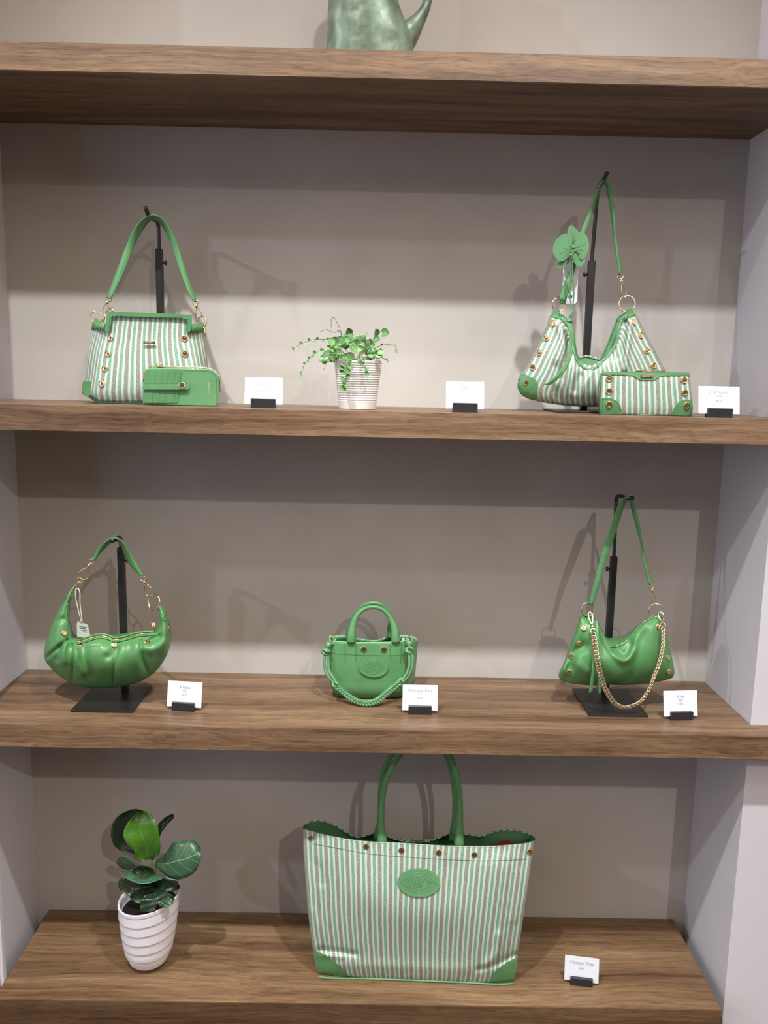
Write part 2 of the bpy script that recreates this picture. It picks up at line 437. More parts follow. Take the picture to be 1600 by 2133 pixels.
def stitches(surf, lines, parent, mat, gap=3.6, ln=2.2, r=0.00035, off=0.0006, name='stitching'):
    parts = []
    for poly in lines:
        P = cr(poly, 60) if len(poly) > 2 else lin(poly, 60)
        d = np.r_[0, np.cumsum(np.linalg.norm(np.diff(P, axis=0), axis=1))]
        for s in np.arange(0, d[-1] - ln, gap):
            q = [(np.interp(t, d, P[:, 0]), np.interp(t, d, P[:, 1])) for t in (s, s + ln)]
            parts.append(tube_geo([surf.pt(*q[0], off), surf.pt(*q[1], off)], r, 4))
    v, f = join(parts); return mesh_obj(name, v, f, mat, parent, kind='stuff')
def torus(name, c, r, rt, mat, parent, axis=(0, -1, 0), squash=1.0, n=28):
    q = Vector(axis).to_track_quat('Z', 'Y'); a = np.linspace(0, 2 * math.pi, n, endpoint=False)
    P = [np.array(c) + np.array(q @ Vector((r * math.cos(t), r * squash * math.sin(t), 0))) for t in a]
    return tube(name, P, rt, mat, parent, 8, closed=True)
def clip(p0, p1, parent, width=0.010, mat=None, name='clip', rt=0.0011):
    """swivel hook: an eye at p0, a collar, a long hook loop that ends at p1"""
    mat = mat or M['gold']; p0, p1 = np.array(p0), np.array(p1); d = p1 - p0; L = np.linalg.norm(d); d = d / L
    s = np.cross(d, (0, 1, 0)); s /= np.linalg.norm(s); parts = []
    a = np.linspace(0, 2 * math.pi, 16, endpoint=False)
    parts.append(tube_geo([p0 + d * .003 + .0042 * (math.cos(t) * s * 1.3 + math.sin(t) * d) for t in a], rt, 6, closed=True))
    parts.append(tube_geo([p0 + d * L * k for k in (.2, .24, .3, .36, .4)], [.0016, .003, .0026, .003, .0017], 10))
    lp = []
    for t in np.linspace(0, 2 * math.pi, 28, endpoint=False):
        k = .69 - .31 * math.cos(t); wd = width / 2 * (0.45 + 0.55 * min(1, (k - .38) / .4)); lp.append(p0 + d * L * k + s * wd * math.sin(t))
    parts.append(tube_geo(lp, rt * 1.15, 6, closed=True))
    v, f = join(parts); return mesh_obj(name, v, f, mat, parent)
def ringloft(levels, n, name, mat, parent, cap=True, uvscale=1.0, u0=0.0, sub=None, **kw):
    """levels: list of closed rings of control points (px, py, y), first ring lowest"""
    R = [cr(l, n, closed=True) for l in levels]
    if sub:
        A = np.array(R); tt = np.linspace(0, len(R) - 1, sub); out = []
        B = A.reshape(len(R), -1); C = cr(np.c_[np.arange(len(R)) * 1.0, np.zeros(len(R)), B], 400)
        for t in tt: out.append(np.array([np.interp(t, C[:, 0], C[:, k + 2]) for k in range(B.shape[1])]).reshape(n, 3))
        R = out
    W = [AT(r) for r in R]; V = np.vstack(W); nv = len(W)
    f = grid_faces(nv, n, True)
    if cap: f.append(tuple(range(n - 1, -1, -1)))
    return np.array(R), V, f
def text(parent, s, size, o, xd, zd, mat, name='lettering', extrude=0.00012, spacing=1.0, align='CENTER'):
    c = bpy.data.curves.new('t', 'FONT'); c.body = s; c.size = size; c.align_x = align; c.align_y = 'CENTER'
    c.extrude = extrude; c.space_character = spacing; c.resolution_u = 3
    ob = bpy.data.objects.new('t', c); COL.objects.link(ob); bpy.context.view_layer.update()
    me = bpy.data.meshes.new_from_object(ob); bpy.data.objects.remove(ob)
    xd = Vector(xd).normalized(); zd = Vector(zd).normalized(); nd = xd.cross(zd)
    V = [np.array(Vector(o) + xd * v.co.x + zd * v.co.y + nd * v.co.z) for v in me.vertices]
    f = [tuple(p.vertices) for p in me.polygons]; bpy.data.meshes.remove(me)
    return mesh_obj(name, V, f, mat, parent, smooth=False)

Z1T, Z1B, Z2T, Z2B, Z3T, Z3B, Z4T = 1.8773, 1.8322, 1.2872, 1.2413, 0.6960, 0.6501, 0.1161
D, DP, H = 0.2885, 0.2328, 0.75

# ------------------------------------------------------------------ the setting
def struct(name, parts, mat, smooth=False):
    v, f = join(parts); o = mesh_obj(name, v, f, mat, None, smooth=smooth); o['kind'] = 'structure'; return o
struct('floor', [box_geo((-6, -7, -0.05), (6, 0.3, 0.0))], M['floor'])
struct('wall_front', [box_geo((-6, -5.3, 0.0), (6, -5.2, 3.4))], M['room'])
struct('wall_back', [box_geo((-H, 0.0, 0.0), (H, 0.08, 2.7))], M['wall'])
struct('wall_right', [box_geo((H, -DP, 0.0), (1.25, 0.08, 2.7), 0.0015)], M['panel'])
struct('wall_left', [box_geo((-1.05, -DP + 0.012, 0.0), (-H, 0.08, 2.7))], M['panel'])
for i, (a, b) in enumerate(((0.0, Z3B), (Z3T, Z2B), (Z2T, Z1B))):
    struct('trim_%d' % (i + 1), [box_geo((-0.733, -DP, a + .0005), (-0.7258, -DP + 0.012, b - .0005))], M['panel'])
    struct('trim_%d' % (i + 4), [box_geo((-1.05, -DP, a + .0005), (-0.7332, -DP + 0.0118, b - .0005))], M['wood'])

def shelf(label, zt, zb, seed):
    o2 = [(-1.04, -D), (1.2, -D), (1.2, -DP - .0008), (H - .0008, -DP - .0008), (H - .0008, -.0008), (-H + .0008, -.0008), (-H + .0008, -DP - .0008), (-1.04, -DP - .0008)]
    bm = bmesh.new(); vs = [bm.verts.new((x, y, zb)) for x, y in o2]; fc = bm.faces.new(vs)
    r = bmesh.ops.extrude_face_region(bm, geom=[fc]); bmesh.ops.translate(bm, vec=(0, 0, zt - zb), verts=[g for g in r['geom'] if isinstance(g, bmesh.types.BMVert)])
    bmesh.ops.bevel(bm, geom=[e for e in bm.edges if abs(e.verts[0].co.y + D) < 1e-5 and abs(e.verts[1].co.y + D) < 1e-5], offset=0.0012, segments=2, affect='EDGES')
    bm.verts.index_update(); V = np.array([v.co[:] for v in bm.verts]); f = [tuple(v.index for v in q.verts) for q in bm.faces]; bm.free()
    o = mesh_obj('wooden_shelf', V, f, m_wood('walnut_board_%d' % seed, (0.072, 0.038, 0.020), (0.165, 0.098, 0.056), (0.275, 0.175, 0.105), seed * 2.31), None, smooth=False)
    tag(o, label, 'shelf', 'thick wooden shelves'); return o
shelf('thick walnut shelf carrying the green jug, topmost', Z1T, Z1B, 1)
shelf('thick walnut shelf carrying the striped shoulder bags and trailing plant', Z2T, Z2B, 2)
shelf('thick walnut shelf carrying the three solid green leather bags', Z3T, Z3B, 3)
pl = box('wooden_plinth', (-0.7252, -0.2793, 0.0005), (0.7231, -0.0008, Z4T), M['wood2'], None, 0.001)
box('front_face', (-0.7252, -0.2815, 0.0005), (0.7231, -0.27945, Z4T - .0012), M['wood3'], pl)  # thin facing, toned darker than the rest of the plinth
tag(pl, 'low walnut plinth under the large striped tote and fig plant', 'plinth')

# ------------------------------------------------------------------ price cards
def price_card(px, py, z, yaw, lines, clab, hlab, w_=0.069, h_=0.0495):
    p = atz(px, py, z); c, s = math.cos(yaw), math.sin(yaw); xd = np.array([c, s, 0]); yd = np.array([-s, c, 0]); zd = np.array([0, 0, 1.])
    o = np.array([p[0], p[1], z])
    prof = [(0, 0), (.0155, 0), (.0155, .0085), (.0082, .0085), (.0074, .0055), (.0060, .0055), (.0068, .0168), (0, .0168)]
    V = [o + xd * x + yd * a + zd * b for x in (-.0225, .0225) for a, b in prof]; n = len(prof)
    f = [(i, (i + 1) % n, n + (i + 1) % n, n + i) for i in range(n)] + [tuple(range(n - 1, -1, -1)), tuple(range(n, 2 * n))]
    h = thing('card_holder', hlab, 'card holder', o, 'black price card holders')
    hb = mesh_obj('block', V, f, M['holder'], h, smooth=False); hb.modifiers.new('b', 'BEVEL').width = 0.0005
    lean = math.radians(13); up = zd * math.cos(lean) + yd * math.sin(lean); nrm = np.cross(xd, up)   # towards the viewer
    b0 = o + yd * .0064 + zd * .0066
    cdv = thing('price_card', clab, 'price card', b0, 'white price cards in black holders')
    t = .0004
    V = [b0 + xd * x + up * q + nrm * k for k in (-t, t) for x, q in ((-w_ / 2, 0), (w_ / 2, 0), (w_ / 2, h_), (-w_ / 2, h_))]
    mesh_obj('card', V, [(0, 1, 2, 3), (7, 6, 5, 4), (0, 4, 5, 1), (1, 5, 6, 2), (2, 6, 7, 3), (3, 7, 4, 0)], M['paper'], cdv, smooth=False)
    for s_, sz, q in lines:
        if s_ == '-':
            a = b0 + up * h_ * q + nrm * (t + .0001)
            box_v = [a + xd * x + up * e + nrm * .0001 for x, e in ((-.0038, -.00018), (.0038, -.00018), (.0038, .00018), (-.0038, .00018))]
            mesh_obj('rule', box_v, [(0, 1, 2, 3)], M['ink'], cdv, smooth=False)
        else: text(cdv, s_, sz, b0 + up * h_ * q + nrm * (t + .0001), xd, up, M['ink'])
def cl(a, b, c): return [(a, .0088, .77), (b, .0045, .64), ('-', 0, .57), (c, .0050, .47)]
price_card(548, 850, Z2T, 0.02, cl('210 East', 'Medium', '$395'), 'white price card lettered 210 East beside the striped shoulder bag', 'black holder under the 210 East card')
price_card(969, 859, Z2T, 0.0, cl('Kyle', 'Medium', '$495'), 'white price card lettered Kyle on the upper shelf left of the striped hobo', 'black holder under the upper Kyle card left of the striped hobo')
price_card(1500, 870, Z2T, -0.03, cl('110 North', 'Wallet', '$245'), 'white price card lettered 110 North right of the striped pouch', 'black holder under the 110 North card', .074, .0505)
price_card(381, 1482, Z3T, -0.10, cl('Krista', 'Small', '$395'), 'white price card lettered Krista beside the pleated crescent bag', 'black holder under the Krista card')
price_card(875, 1489, Z3T, 0.0, cl('Olympia Tote', 'Mini', '$395'), 'white price card lettered Olympia Tote in front of the mini tote', 'black holder in front of the mini tote')
price_card(1421, 1501, Z3T, 0.10, cl('Kyle', 'Small', '$395'), 'white price card lettered Kyle by the chain-strap leather bag', 'black holder by the chain-strap leather bag')
price_card(1211, 2055, Z4T, -0.16, [('Olympia Tote', .0088, .74), ('-', 0, .61), ('$595', .0050, .52)], 'white price card lettered Olympia Tote on the low plinth', 'black holder on the low plinth right of the large tote')

# ------------------------------------------------------------------ bag stands
def stand(label, plate_lo, plate_hi, z, post, mid, hook, knob_side):
    """post/mid: (px, py_bottom, py_top, y) of the thick tube and thin rod; hook: list of points (px, py, y)"""
    t = thing('display_stand', label, 'stand', ((plate_lo[0] + plate_hi[0]) / 2, (plate_lo[1] + plate_hi[1]) / 2, z), 'black bag stands')
    box('base_plate', (*plate_lo, z + .0003), (*plate_hi, z + .0038), M['black'], t, .0006)
    px, pb, pt_, y = post; top = at(px, pt_, y); w2 = .0066
    bot = np.array([top[0], y, z + .0036]) if pb is None else np.array([at(px, pb, y)[0], y, z + .0036])
    V = [c + np.array([a * w2, b * w2, 0]) for c in (bot, top) for a, b in ((-1, -1), (1, -1), (1, 1), (-1, 1))]
    po = mesh_obj('post', V, [(0, 1, 5, 4), (1, 2, 6, 5), (2, 3, 7, 6), (3, 0, 4, 7), (3, 2, 1, 0), (4, 5, 6, 7)], M['black'], t, smooth=False)
    po.modifiers.new('b', 'BEVEL').width = .0012
    tube('rod', np.vstack([[top + (0, 0, -.01)], AT(cr(mid, 12))]), .0036, M['black'], t, 10)
    tube('hook', cr(AT(hook), 30, metric=3), .0040, M['black'], t, 10)
    k = top + np.array([knob_side * .0075, -.002, -.026])
    v, f = lathe_geo([(.002, 0), (.002, .003), (.0048, .0035), (.0052, .0065), (.003, .008)], 14)
    v = np.array([k + np.array([knob_side * q[2], q[0], q[1]]) for q in v]); mesh_obj('knob', v, f, M['black'], t)
    return t
stand('black metal stand holding the striped shoulder bag', (-.50, -.130), (-.36, -.022), Z2T, (331.5, None, 519, -.058), [(331.5, 519, -.058), (330, 468, -.058)],
      [(330, 470, -.058), (328, 463, -.066), (318, 456, -.10), (308, 445, -.135), (303, 432, -.15)], 1)
stand('black metal stand holding the striped hobo bag', (.355, -.168), (.475, -.035), Z2T, (1233, None, 543, -.082), [(1233, 543, -.082), (1245, 400, -.082)],
      [(1245, 402, -.082), (1247, 392, -.092), (1254, 380, -.12), (1260, 370, -.15), (1264, 361, -.165)], -1)
stand('black metal stand holding the pleated crescent bag', (-.569, -.230), (-.448, -.095), Z3T, (252, None, 1140, -.122), [(252, 1140, -.122), (251, 1128, -.122)],
      [(251, 1130, -.122), (250, 1120, -.128), (247, 1120, -.15), (240, 1124, -.18), (233, 1127, -.195)], 1)
stand('black metal stand holding the chain-strap leather bag', (.441, -.207), (.559, -.066), Z3T, (1279, None, 1159, -.085), [(1279, 1159, -.085), (1284, 1040, -.085)],
      [(1284, 1042, -.085), (1285, 1036, -.088), (1293, 1034, -.11), (1306, 1037, -.145), (1318, 1038, -.165)], -1)

# ------------------------------------------------------------------ bronze jug on the top shelf
jg = thing('bronze_jug', 'green patinated bronze jug with a looping handle on the top shelf', 'jug', (-.008, -.15, Z1T))
def ring_lr(l, r, y0, z, dy, n=40, sq=2.4):
    """ellipse-like ring from its left and right pixel at height z"""
    xl, xr = l, r; a = np.linspace(0, 2 * math.pi, n, endpoint=False); c, s = np.cos(a), np.sin(a)
    e = 2 / sq; X = (xl + xr) / 2 + (xr - xl) / 2 * np.sign(c) * np.abs(c) ** e; Y = y0 + dy * np.sign(s) * np.abs(s) ** e
    return np.c_[X, Y, np.full(n, z)]
def xz(px, py, y=-.15): q = at(px, py, y); return q[0], q[2]
rows = []
for l, r, py, dy in ((681, 861, 101, .050), (681, 862, 80, .051), (681.5, 854, 62, .051), (682, 845, 44, .050), (683, 836, 22, .049), (685, 829, 0, .048), (688, 820, -40, .045), (693, 808, -90, .040), (690, 800, -130, .037), (684, 800, -160, .037), (676, 806, -185, .039)):
    xl, zz = xz(l, py); xr, _ = xz(r, py); rows.append(ring_lr(xl, xr, -.15, zz, dy))
b0 = rows[0].copy(); b0[:, 2] = Z1T + .0003; b0[:, 0] += (b0[:, 0].mean() - b0[:, 0]) * .03
Rr = [b0] + rows; Rr = cr(np.c_[np.cumsum([0] + [abs(Rr[i + 1][0, 2] - Rr[i][0, 2]) for i in range(len(Rr) - 1)]), np.zeros(len(Rr)), np.array(Rr).reshape(len(Rr), -1)], 44)[:, 2:].reshape(44, 40, 3)
inner = [Rr[-1] * .93 + Rr[-1].mean(0) * .07 - (0, 0, .001), Rr[-5] * .9 + Rr[-5].mean(0) * .1, Rr[-12] * .88 + Rr[-12].mean(0) * .12]
V = np.vstack([Rr.reshape(-1, 3)] + inner); f = grid_faces(47, 40, True) + [tuple(range(39, -1, -1)), tuple(range(46 * 40, 47 * 40))]
mesh_obj('body', V, f, M['patina'], jg)
hp = cr([(832, 88, -.15, 30), (848, 72, -.15, 25), (864, 52, -.15, 17.5), (877, 34, -.15, 12), (888, 12, -.15, 9), (895, -20, -.15, 7.5), (892, -60, -.15, 7.5), (874, -100, -.15, 7.5), (845, -125, -.15, 8), (800, -132, -.15, 11)], 40)
tube('handle', AT(hp[:, :3]), hp[:, 3] / 1085, M['patina'], jg, 14)

# ------------------------------------------------------------------ leaves
def leaf_geo(L, W, nv=9, nu=5, cup=0.15, droop=0.2, heart=0.0, power=0.8):
    V, UV = [], []
    for j in range(nv):
        v = j / (nv - 1); wd = W * math.sin(math.pi * min(1, v * .97 + .02)) ** power * (1 - .15 * v)
        for i in range(nu):
            u = i / (nu - 1); s = 2 * u - 1
            V.append((s * wd / 2, L * v - heart * abs(s) * (1 - v) ** 3 * L, cup * W * s * s * .5 - droop * L * v * v)); UV.append((u, v))
    return np.array(V), grid_faces(nv, nu), np.array(UV)
def leaf_mesh(name, mat, *a, **k):
    v, f, uv = leaf_geo(*a, **k); me = bpy.data.meshes.new(name); me.from_pydata(v.tolist(), [], f); me.update()
    ul = me.uv_layers.new(name='UVMap'); idx = np.zeros(len(me.loops), int); me.loops.foreach_get('vertex_index', idx)
    ul.data.foreach_set('uv', uv[idx].ravel()); me.polygons.foreach_set('use_smooth', [True] * len(me.polygons)); me.materials.append(mat); return me
# trailing plant
tp = thing('trailing_plant', 'small trailing vine with round leaves in a ribbed white pot', 'potted plant', (*at(746, 855, -.19)[:2], Z2T))
pc = np.array([*at(746, 750, -.185)[:2], 0]); pr = []
ztop = at(746, 752, -.185)[2]; hh = ztop - Z2T
for k in range(150):
    q = k / 149; r = .0345 + (.0445 - .0345) * q; rib = .0
    if .16 < q < .985: rib = .00055 * math.sin(q * 2 * math.pi * 21)
    pr.append((r + rib, Z2T + .0006 + q * (hh - .0006)))
pr += [(.0425, ztop - .0005), (.0415, ztop - .012), (.040, ztop - .03)]
v, f = lathe_geo(pr, 40); v[:, 0] += pc[0]; v[:, 1] += pc[1]; mesh_obj('pot', v, f, M['pot_small'], tp)
v, f = lathe_geo([(.041, ztop - .014), (.03, ztop - .011), (.001, ztop - .009)], 24); v[:, 0] += pc[0]; v[:, 1] += pc[1]; mesh_obj('soil', v, f, M['soil'], tp)
C2 = lambda pts: K(pts, 580, 640, 5.714)
VL = [leaf_mesh('leaf', M['vine'], .0122, .0128, 8, 5, .25, .15, 0.0, .56), leaf_mesh('leaf', M['vine2'], .0122, .0128, 8, 5, .25, .15, 0.0, .56), leaf_mesh('leaf', M['vine'], .0122, .0128, 8, 5, -.3, -.12, 0.0, .56)]
def put_leaf(p, d, nrm, sc, parent, mi=None):
    o = bpy.data.objects.new('leaf', VL[random.choice((0, 0, 1, 2)) if mi is None else mi]); COL.objects.link(o); o.parent = parent
    d = Vector(d).normalized(); n = Vector(nrm); x = d.cross(n)
    if x.length < 1e-4: x = Vector((1, 0, 0))
    x.normalize(); n = x.cross(d); mm = Matrix((x, d, n)).transposed()
    o.location = Vector(np.array(p) - base_of(parent)); o.rotation_euler = mm.to_euler(); o.scale = (sc,) * 3; return o
stems = [  # crop points from the pot outwards, with depth, then leaf sizes along it
    ([(700, 450, -.17), (600, 390, -.15), (470, 380, -.14), (380, 395, -.135), (290, 430, -.13), (200, 480, -.125), (170, 520, -.125)], 11, .45, .62),
    ([(720, 520, -.19), (650, 495, -.19), (560, 500, -.195), (450, 540, -.20), (360, 620, -.205), (300, 700, -.205), (275, 770, -.205), (265, 835, -.205)], 14, .75, .35),
    ([(800, 480, -.19), (750, 350, -.18), (735, 270, -.175), (700, 190, -.17), (660, 125, -.17), (630, 140, -.17), (630, 200, -.17), (628, 255, -.17)], 9, .22, .16),
    ([(760, 420, -.17), (740, 280, -.165), (680, 300, -.16), (560, 270, -.155), (485, 298, -.15)], 6, .3, .2),
    ([(720, 620, -.215), (690, 545, -.222), (640, 560, -.225), (585, 620, -.225), (560, 690, -.225), (540, 745, -.225)], 6, .2, .18),
    ([(1050, 600, -.19), (1130, 500, -.20), (1220, 455, -.205), (1330, 445, -.21), (1390, 465, -.212), (1420, 545, -.213)], 7, .35, .42),
    ([(1050, 560, -.18), (1100, 440, -.175), (1150, 360, -.17), (1200, 310, -.17), (1260, 270, -.17)], 5, .9, 1.55),
    ([(980, 560, -.17), (1000, 420, -.16), (1030, 340, -.155), (1060, 300, -.15)], 5, .7, .5),
    ([(870, 620, -.225), (850, 700, -.233), (830, 800, -.236), (800, 880, -.237), (785, 980, -.237)], 7, 1.0, 1.05),
    ([(800, 620, -.225), (770, 700, -.234), (750, 770, -.236)], 4, 1.0, 1.1),
    ([(960, 600, -.222), (1020, 680, -.234), (1050, 760, -.236), (1090, 810, -.236)], 6, .8, .75),
    ([(1100, 600, -.20), (1200, 590, -.205), (1260, 610, -.21), (1320, 655, -.21)], 7, .7, .3),
    ([(700, 600, -.20), (660, 640, -.205), (580, 640, -.21)], 4, .7, .5)]
for pts, n, s0, s1 in stems:
    P = AT(cr(C2(pts), 30)); tube('stem', P, np.linspace(.0007, .0004, 30), M['stem'], tp, 5)
    for k in range(n):
        q = (k + .6) / n; i = min(28, int(q * 29)); tg = P[i + 1] - P[i]; side = (-1) ** k
        d = np.array([side * tg[2], -.004 + .002 * random.random(), -side * tg[0]]); d = d / (np.linalg.norm(d) + 1e-9) + .5 * tg / (np.linalg.norm(tg) + 1e-9)
        put_leaf(P[i], d, (random.uniform(-.35, .35), -1, random.uniform(.0, .6)), (s0 + (s1 - s0) * q) * random.uniform(.85, 1.15), tp)
for k in range(78):     # the crown over the pot
    while True:
        x, y = random.uniform(560, 1230), random.uniform(300, 640)
        cx = 1 - ((x - 890) / 340) ** 2
        if y > 640 - 330 * max(0, cx) ** .6 * (1.0 if x < 850 else .82): break
    dpt = -.185 - random.uniform(-.035, .045)
    p = at(580 + x / 5.714, 640 + y / 5.714, dpt); ang = math.atan2((640 - y) / 200, (x - 890) / 260) + random.uniform(-.9, .9)
    put_leaf(p, (math.cos(ang), random.uniform(-.5, .3), math.sin(ang) * .7 - .1), (random.uniform(-.5, .5), -1, random.uniform(.1, 1.0)), random.uniform(.8, 1.35), tp)
for k in range(16):
    x0, x1, y1 = random.uniform(800, 1000), random.uniform(620, 1180), random.uniform(360, 560)
    P = AT(cr(C2([(x0, 670, -.185), ((x0 + x1) / 2, 560, -.185), (x1, y1, -.185 + random.uniform(-.03, .03))]), 8)); tube('stem', P, .0006, M['stem_green'], tp, 5)

# fiddle-leaf fig in the ribbed pot
C8 = lambda pts: K(pts, 200, 1660, 5.331)
fg = thing('potted_fig', 'dark fiddle-leaf fig in a ribbed white pot on the plinth', 'potted plant', (*at(311, 2020, -.175)[:2], Z4T))
fy = -.172
tc = at(*C8([(592, 1090)])[0], fy); bc = np.array([at(*C8([(588, 1900)])[0], fy)[0], fy, Z4T + .0006])
prof = []
Rt, Rb = .0628, .0275
def pot_r(q):
    return Rt * float(np.interp(q, [0, .03, .08, .16, .28, .5, .75, 1], [.40, .50, .60, .70, .785, .87, .94, 1]))
for k in range(141):
    q = k / 140; r = pot_r(q)
    if q > .07:
        t = ((q - .07) / .93 * 6.4) % 1.0; r += .0022 * (1 - t) ** 1.0 * (1 if q < .93 else .4) * min(1, t / .06)
    prof.append((r, q))
prof += [(Rt - .0025, 1.0), (Rt - .004, .97), (Rt - .006, .9), (Rt - .008, .8)]
a = np.linspace(0, 2 * math.pi, 56, endpoint=False); V = []
for r, q in prof:
    c = bc + (tc - bc) * q
    V += [c + np.array([r * math.cos(t), r * math.sin(t), r * math.cos(t) * .17 * q + r * math.sin(t) * .05 * q]) for t in a]
f = grid_faces(len(prof), 56, True) + [tuple(range(55, -1, -1)), tuple(range((len(prof) - 1) * 56, len(prof) * 56))]
mesh_obj('pot', np.array(V), f, M['pot'], fg)
c = bc + (tc - bc) * .86; V = [c + np.array([0, 0, .004])] + [c + .0545 * np.array([math.cos(t), math.sin(t), .15 * math.cos(t)]) for t in a[::2]]
mesh_obj('soil', V, [(0, 1 + i, 1 + (i + 1) % 28) for i in range(28)], M['soil'], fg)
tube('stem', cr(AT(C8([(600, 1150, -.175), (610, 1000, -.172), (650, 850, -.17), (655, 760, -.17), (640, 690, -.168)])), 14, metric=3), np.linspace(.005, .0025, 14), M['stem_green'], fg, 8)
def figleaf(left, right, ys, mat, fold=.006, curl=0.0):
    n, mN = 16, 9; Lp, Rp = cr(C8(left), n), cr(C8(right), n); V, UV = [], []
    yy = np.interp(np.linspace(0, 1, n), np.linspace(0, 1, len(ys)), ys)
    for j in range(n):
        for i in range(mN):
            u = i / (mN - 1); s = 2 * u - 1; p = Lp[j] * (1 - u) + Rp[j] * u
            V.append(at(p[0], p[1], yy[j] - fold * (s * s) + curl * s + .0012 * math.sin(j * 1.3 + u * 5))); UV.append((u, j / (n - 1)))
    o = mesh_obj('leaf', V, grid_faces(n, mN), mat, fg, uv=UV); sm = o.modifiers.new('s', 'SOLIDIFY'); sm.thickness = .0008; return o
# (left outline, right outline) from stalk to tip
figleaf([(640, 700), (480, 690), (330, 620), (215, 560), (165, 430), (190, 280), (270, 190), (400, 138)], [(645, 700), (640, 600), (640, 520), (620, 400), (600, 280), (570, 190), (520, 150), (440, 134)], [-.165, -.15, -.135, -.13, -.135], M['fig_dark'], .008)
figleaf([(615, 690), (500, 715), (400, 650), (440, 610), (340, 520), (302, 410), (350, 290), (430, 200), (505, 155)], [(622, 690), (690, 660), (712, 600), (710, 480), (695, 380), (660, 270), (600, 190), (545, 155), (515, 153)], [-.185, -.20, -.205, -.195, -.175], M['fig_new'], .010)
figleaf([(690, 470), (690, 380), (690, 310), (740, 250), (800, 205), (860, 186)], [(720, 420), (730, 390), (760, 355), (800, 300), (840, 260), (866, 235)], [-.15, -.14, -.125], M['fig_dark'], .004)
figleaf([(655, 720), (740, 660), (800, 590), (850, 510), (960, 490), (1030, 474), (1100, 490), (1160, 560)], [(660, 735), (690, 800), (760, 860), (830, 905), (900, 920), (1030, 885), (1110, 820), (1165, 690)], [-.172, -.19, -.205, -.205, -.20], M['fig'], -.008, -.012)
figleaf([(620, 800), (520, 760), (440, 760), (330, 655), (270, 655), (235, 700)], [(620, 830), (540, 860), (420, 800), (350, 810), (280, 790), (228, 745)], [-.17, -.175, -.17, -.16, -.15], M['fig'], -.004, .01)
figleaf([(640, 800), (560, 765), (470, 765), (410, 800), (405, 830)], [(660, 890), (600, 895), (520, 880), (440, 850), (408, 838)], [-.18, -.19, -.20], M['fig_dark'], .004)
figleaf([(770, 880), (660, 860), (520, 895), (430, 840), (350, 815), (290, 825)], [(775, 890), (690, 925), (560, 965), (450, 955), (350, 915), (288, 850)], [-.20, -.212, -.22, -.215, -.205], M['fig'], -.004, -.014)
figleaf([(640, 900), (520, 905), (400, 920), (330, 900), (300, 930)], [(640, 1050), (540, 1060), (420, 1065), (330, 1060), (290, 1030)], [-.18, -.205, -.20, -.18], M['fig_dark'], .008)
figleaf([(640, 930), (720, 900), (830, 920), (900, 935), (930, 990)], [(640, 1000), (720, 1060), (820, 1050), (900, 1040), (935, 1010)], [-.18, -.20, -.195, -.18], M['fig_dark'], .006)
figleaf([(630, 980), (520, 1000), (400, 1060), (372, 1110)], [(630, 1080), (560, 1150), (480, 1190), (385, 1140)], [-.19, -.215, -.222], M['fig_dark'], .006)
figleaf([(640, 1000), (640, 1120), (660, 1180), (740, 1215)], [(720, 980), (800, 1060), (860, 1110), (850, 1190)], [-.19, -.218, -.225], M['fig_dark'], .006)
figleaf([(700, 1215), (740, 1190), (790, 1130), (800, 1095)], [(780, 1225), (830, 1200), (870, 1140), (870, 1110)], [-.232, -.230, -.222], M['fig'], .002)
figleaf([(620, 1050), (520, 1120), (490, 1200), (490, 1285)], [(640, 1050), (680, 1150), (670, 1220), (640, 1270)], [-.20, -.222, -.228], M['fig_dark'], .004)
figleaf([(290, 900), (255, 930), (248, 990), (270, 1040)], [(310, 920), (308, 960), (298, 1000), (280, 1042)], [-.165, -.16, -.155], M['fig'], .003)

# ================================================================== bags
def loft4(levels, counts, name, mat, parent, disp=None, cap=True, nv=None, zmin=None, **kw):
    """levels (low to high) of [left back-to-front, front left-to-right, right front-to-back, back right-to-left] outlines"""
    R = []
    for lv in levels:
        segs = []
        for sgm, c in zip(lv, counts): segs.append(cr(sgm, c + 1)[:-1])
        R.append(np.vstack(segs))
    n = sum(counts); A = np.array(R); nv = nv or len(R) * 4
    Bf = A.reshape(len(R), -1)
    key = np.r_[0, np.cumsum(np.abs(np.diff(A[:, counts[0] + counts[1] // 2, 1])) + 1e-3)]
    C = cr(np.c_[key, key * 0, Bf], nv)[:, 2:].reshape(nv, n, 3)
    i0, i1 = counts[0], counts[0] + counts[1] + 1
    if disp is not None:
        C[:, i0 - 0:i1, 2] -= disp(C[:, i0:i1, 0], C[:, i0:i1, 1])
    W = AT(C.reshape(-1, 3))
    if zmin is not None: W[:, 2] = np.maximum(W[:, 2], zmin + .0006)
    Wg = W.reshape(nv, n, 3)
    ds = np.linalg.norm(np.diff(Wg, axis=1), axis=2).mean(0); u = np.r_[0, np.cumsum(ds)]
    UV = np.stack([np.broadcast_to(u, (nv, n)), Wg[:, :, 2]], -1).reshape(-1, 2)
    f = grid_faces(nv, n, True)
    if cap: f.append(tuple(range(n - 1, -1, -1)))
    o = mesh_obj(name, W, f, mat, parent, uv=UV, **kw)
    return o, Surf(C[:, i0:i1, :2], C[:, i0:i1, 2]), C
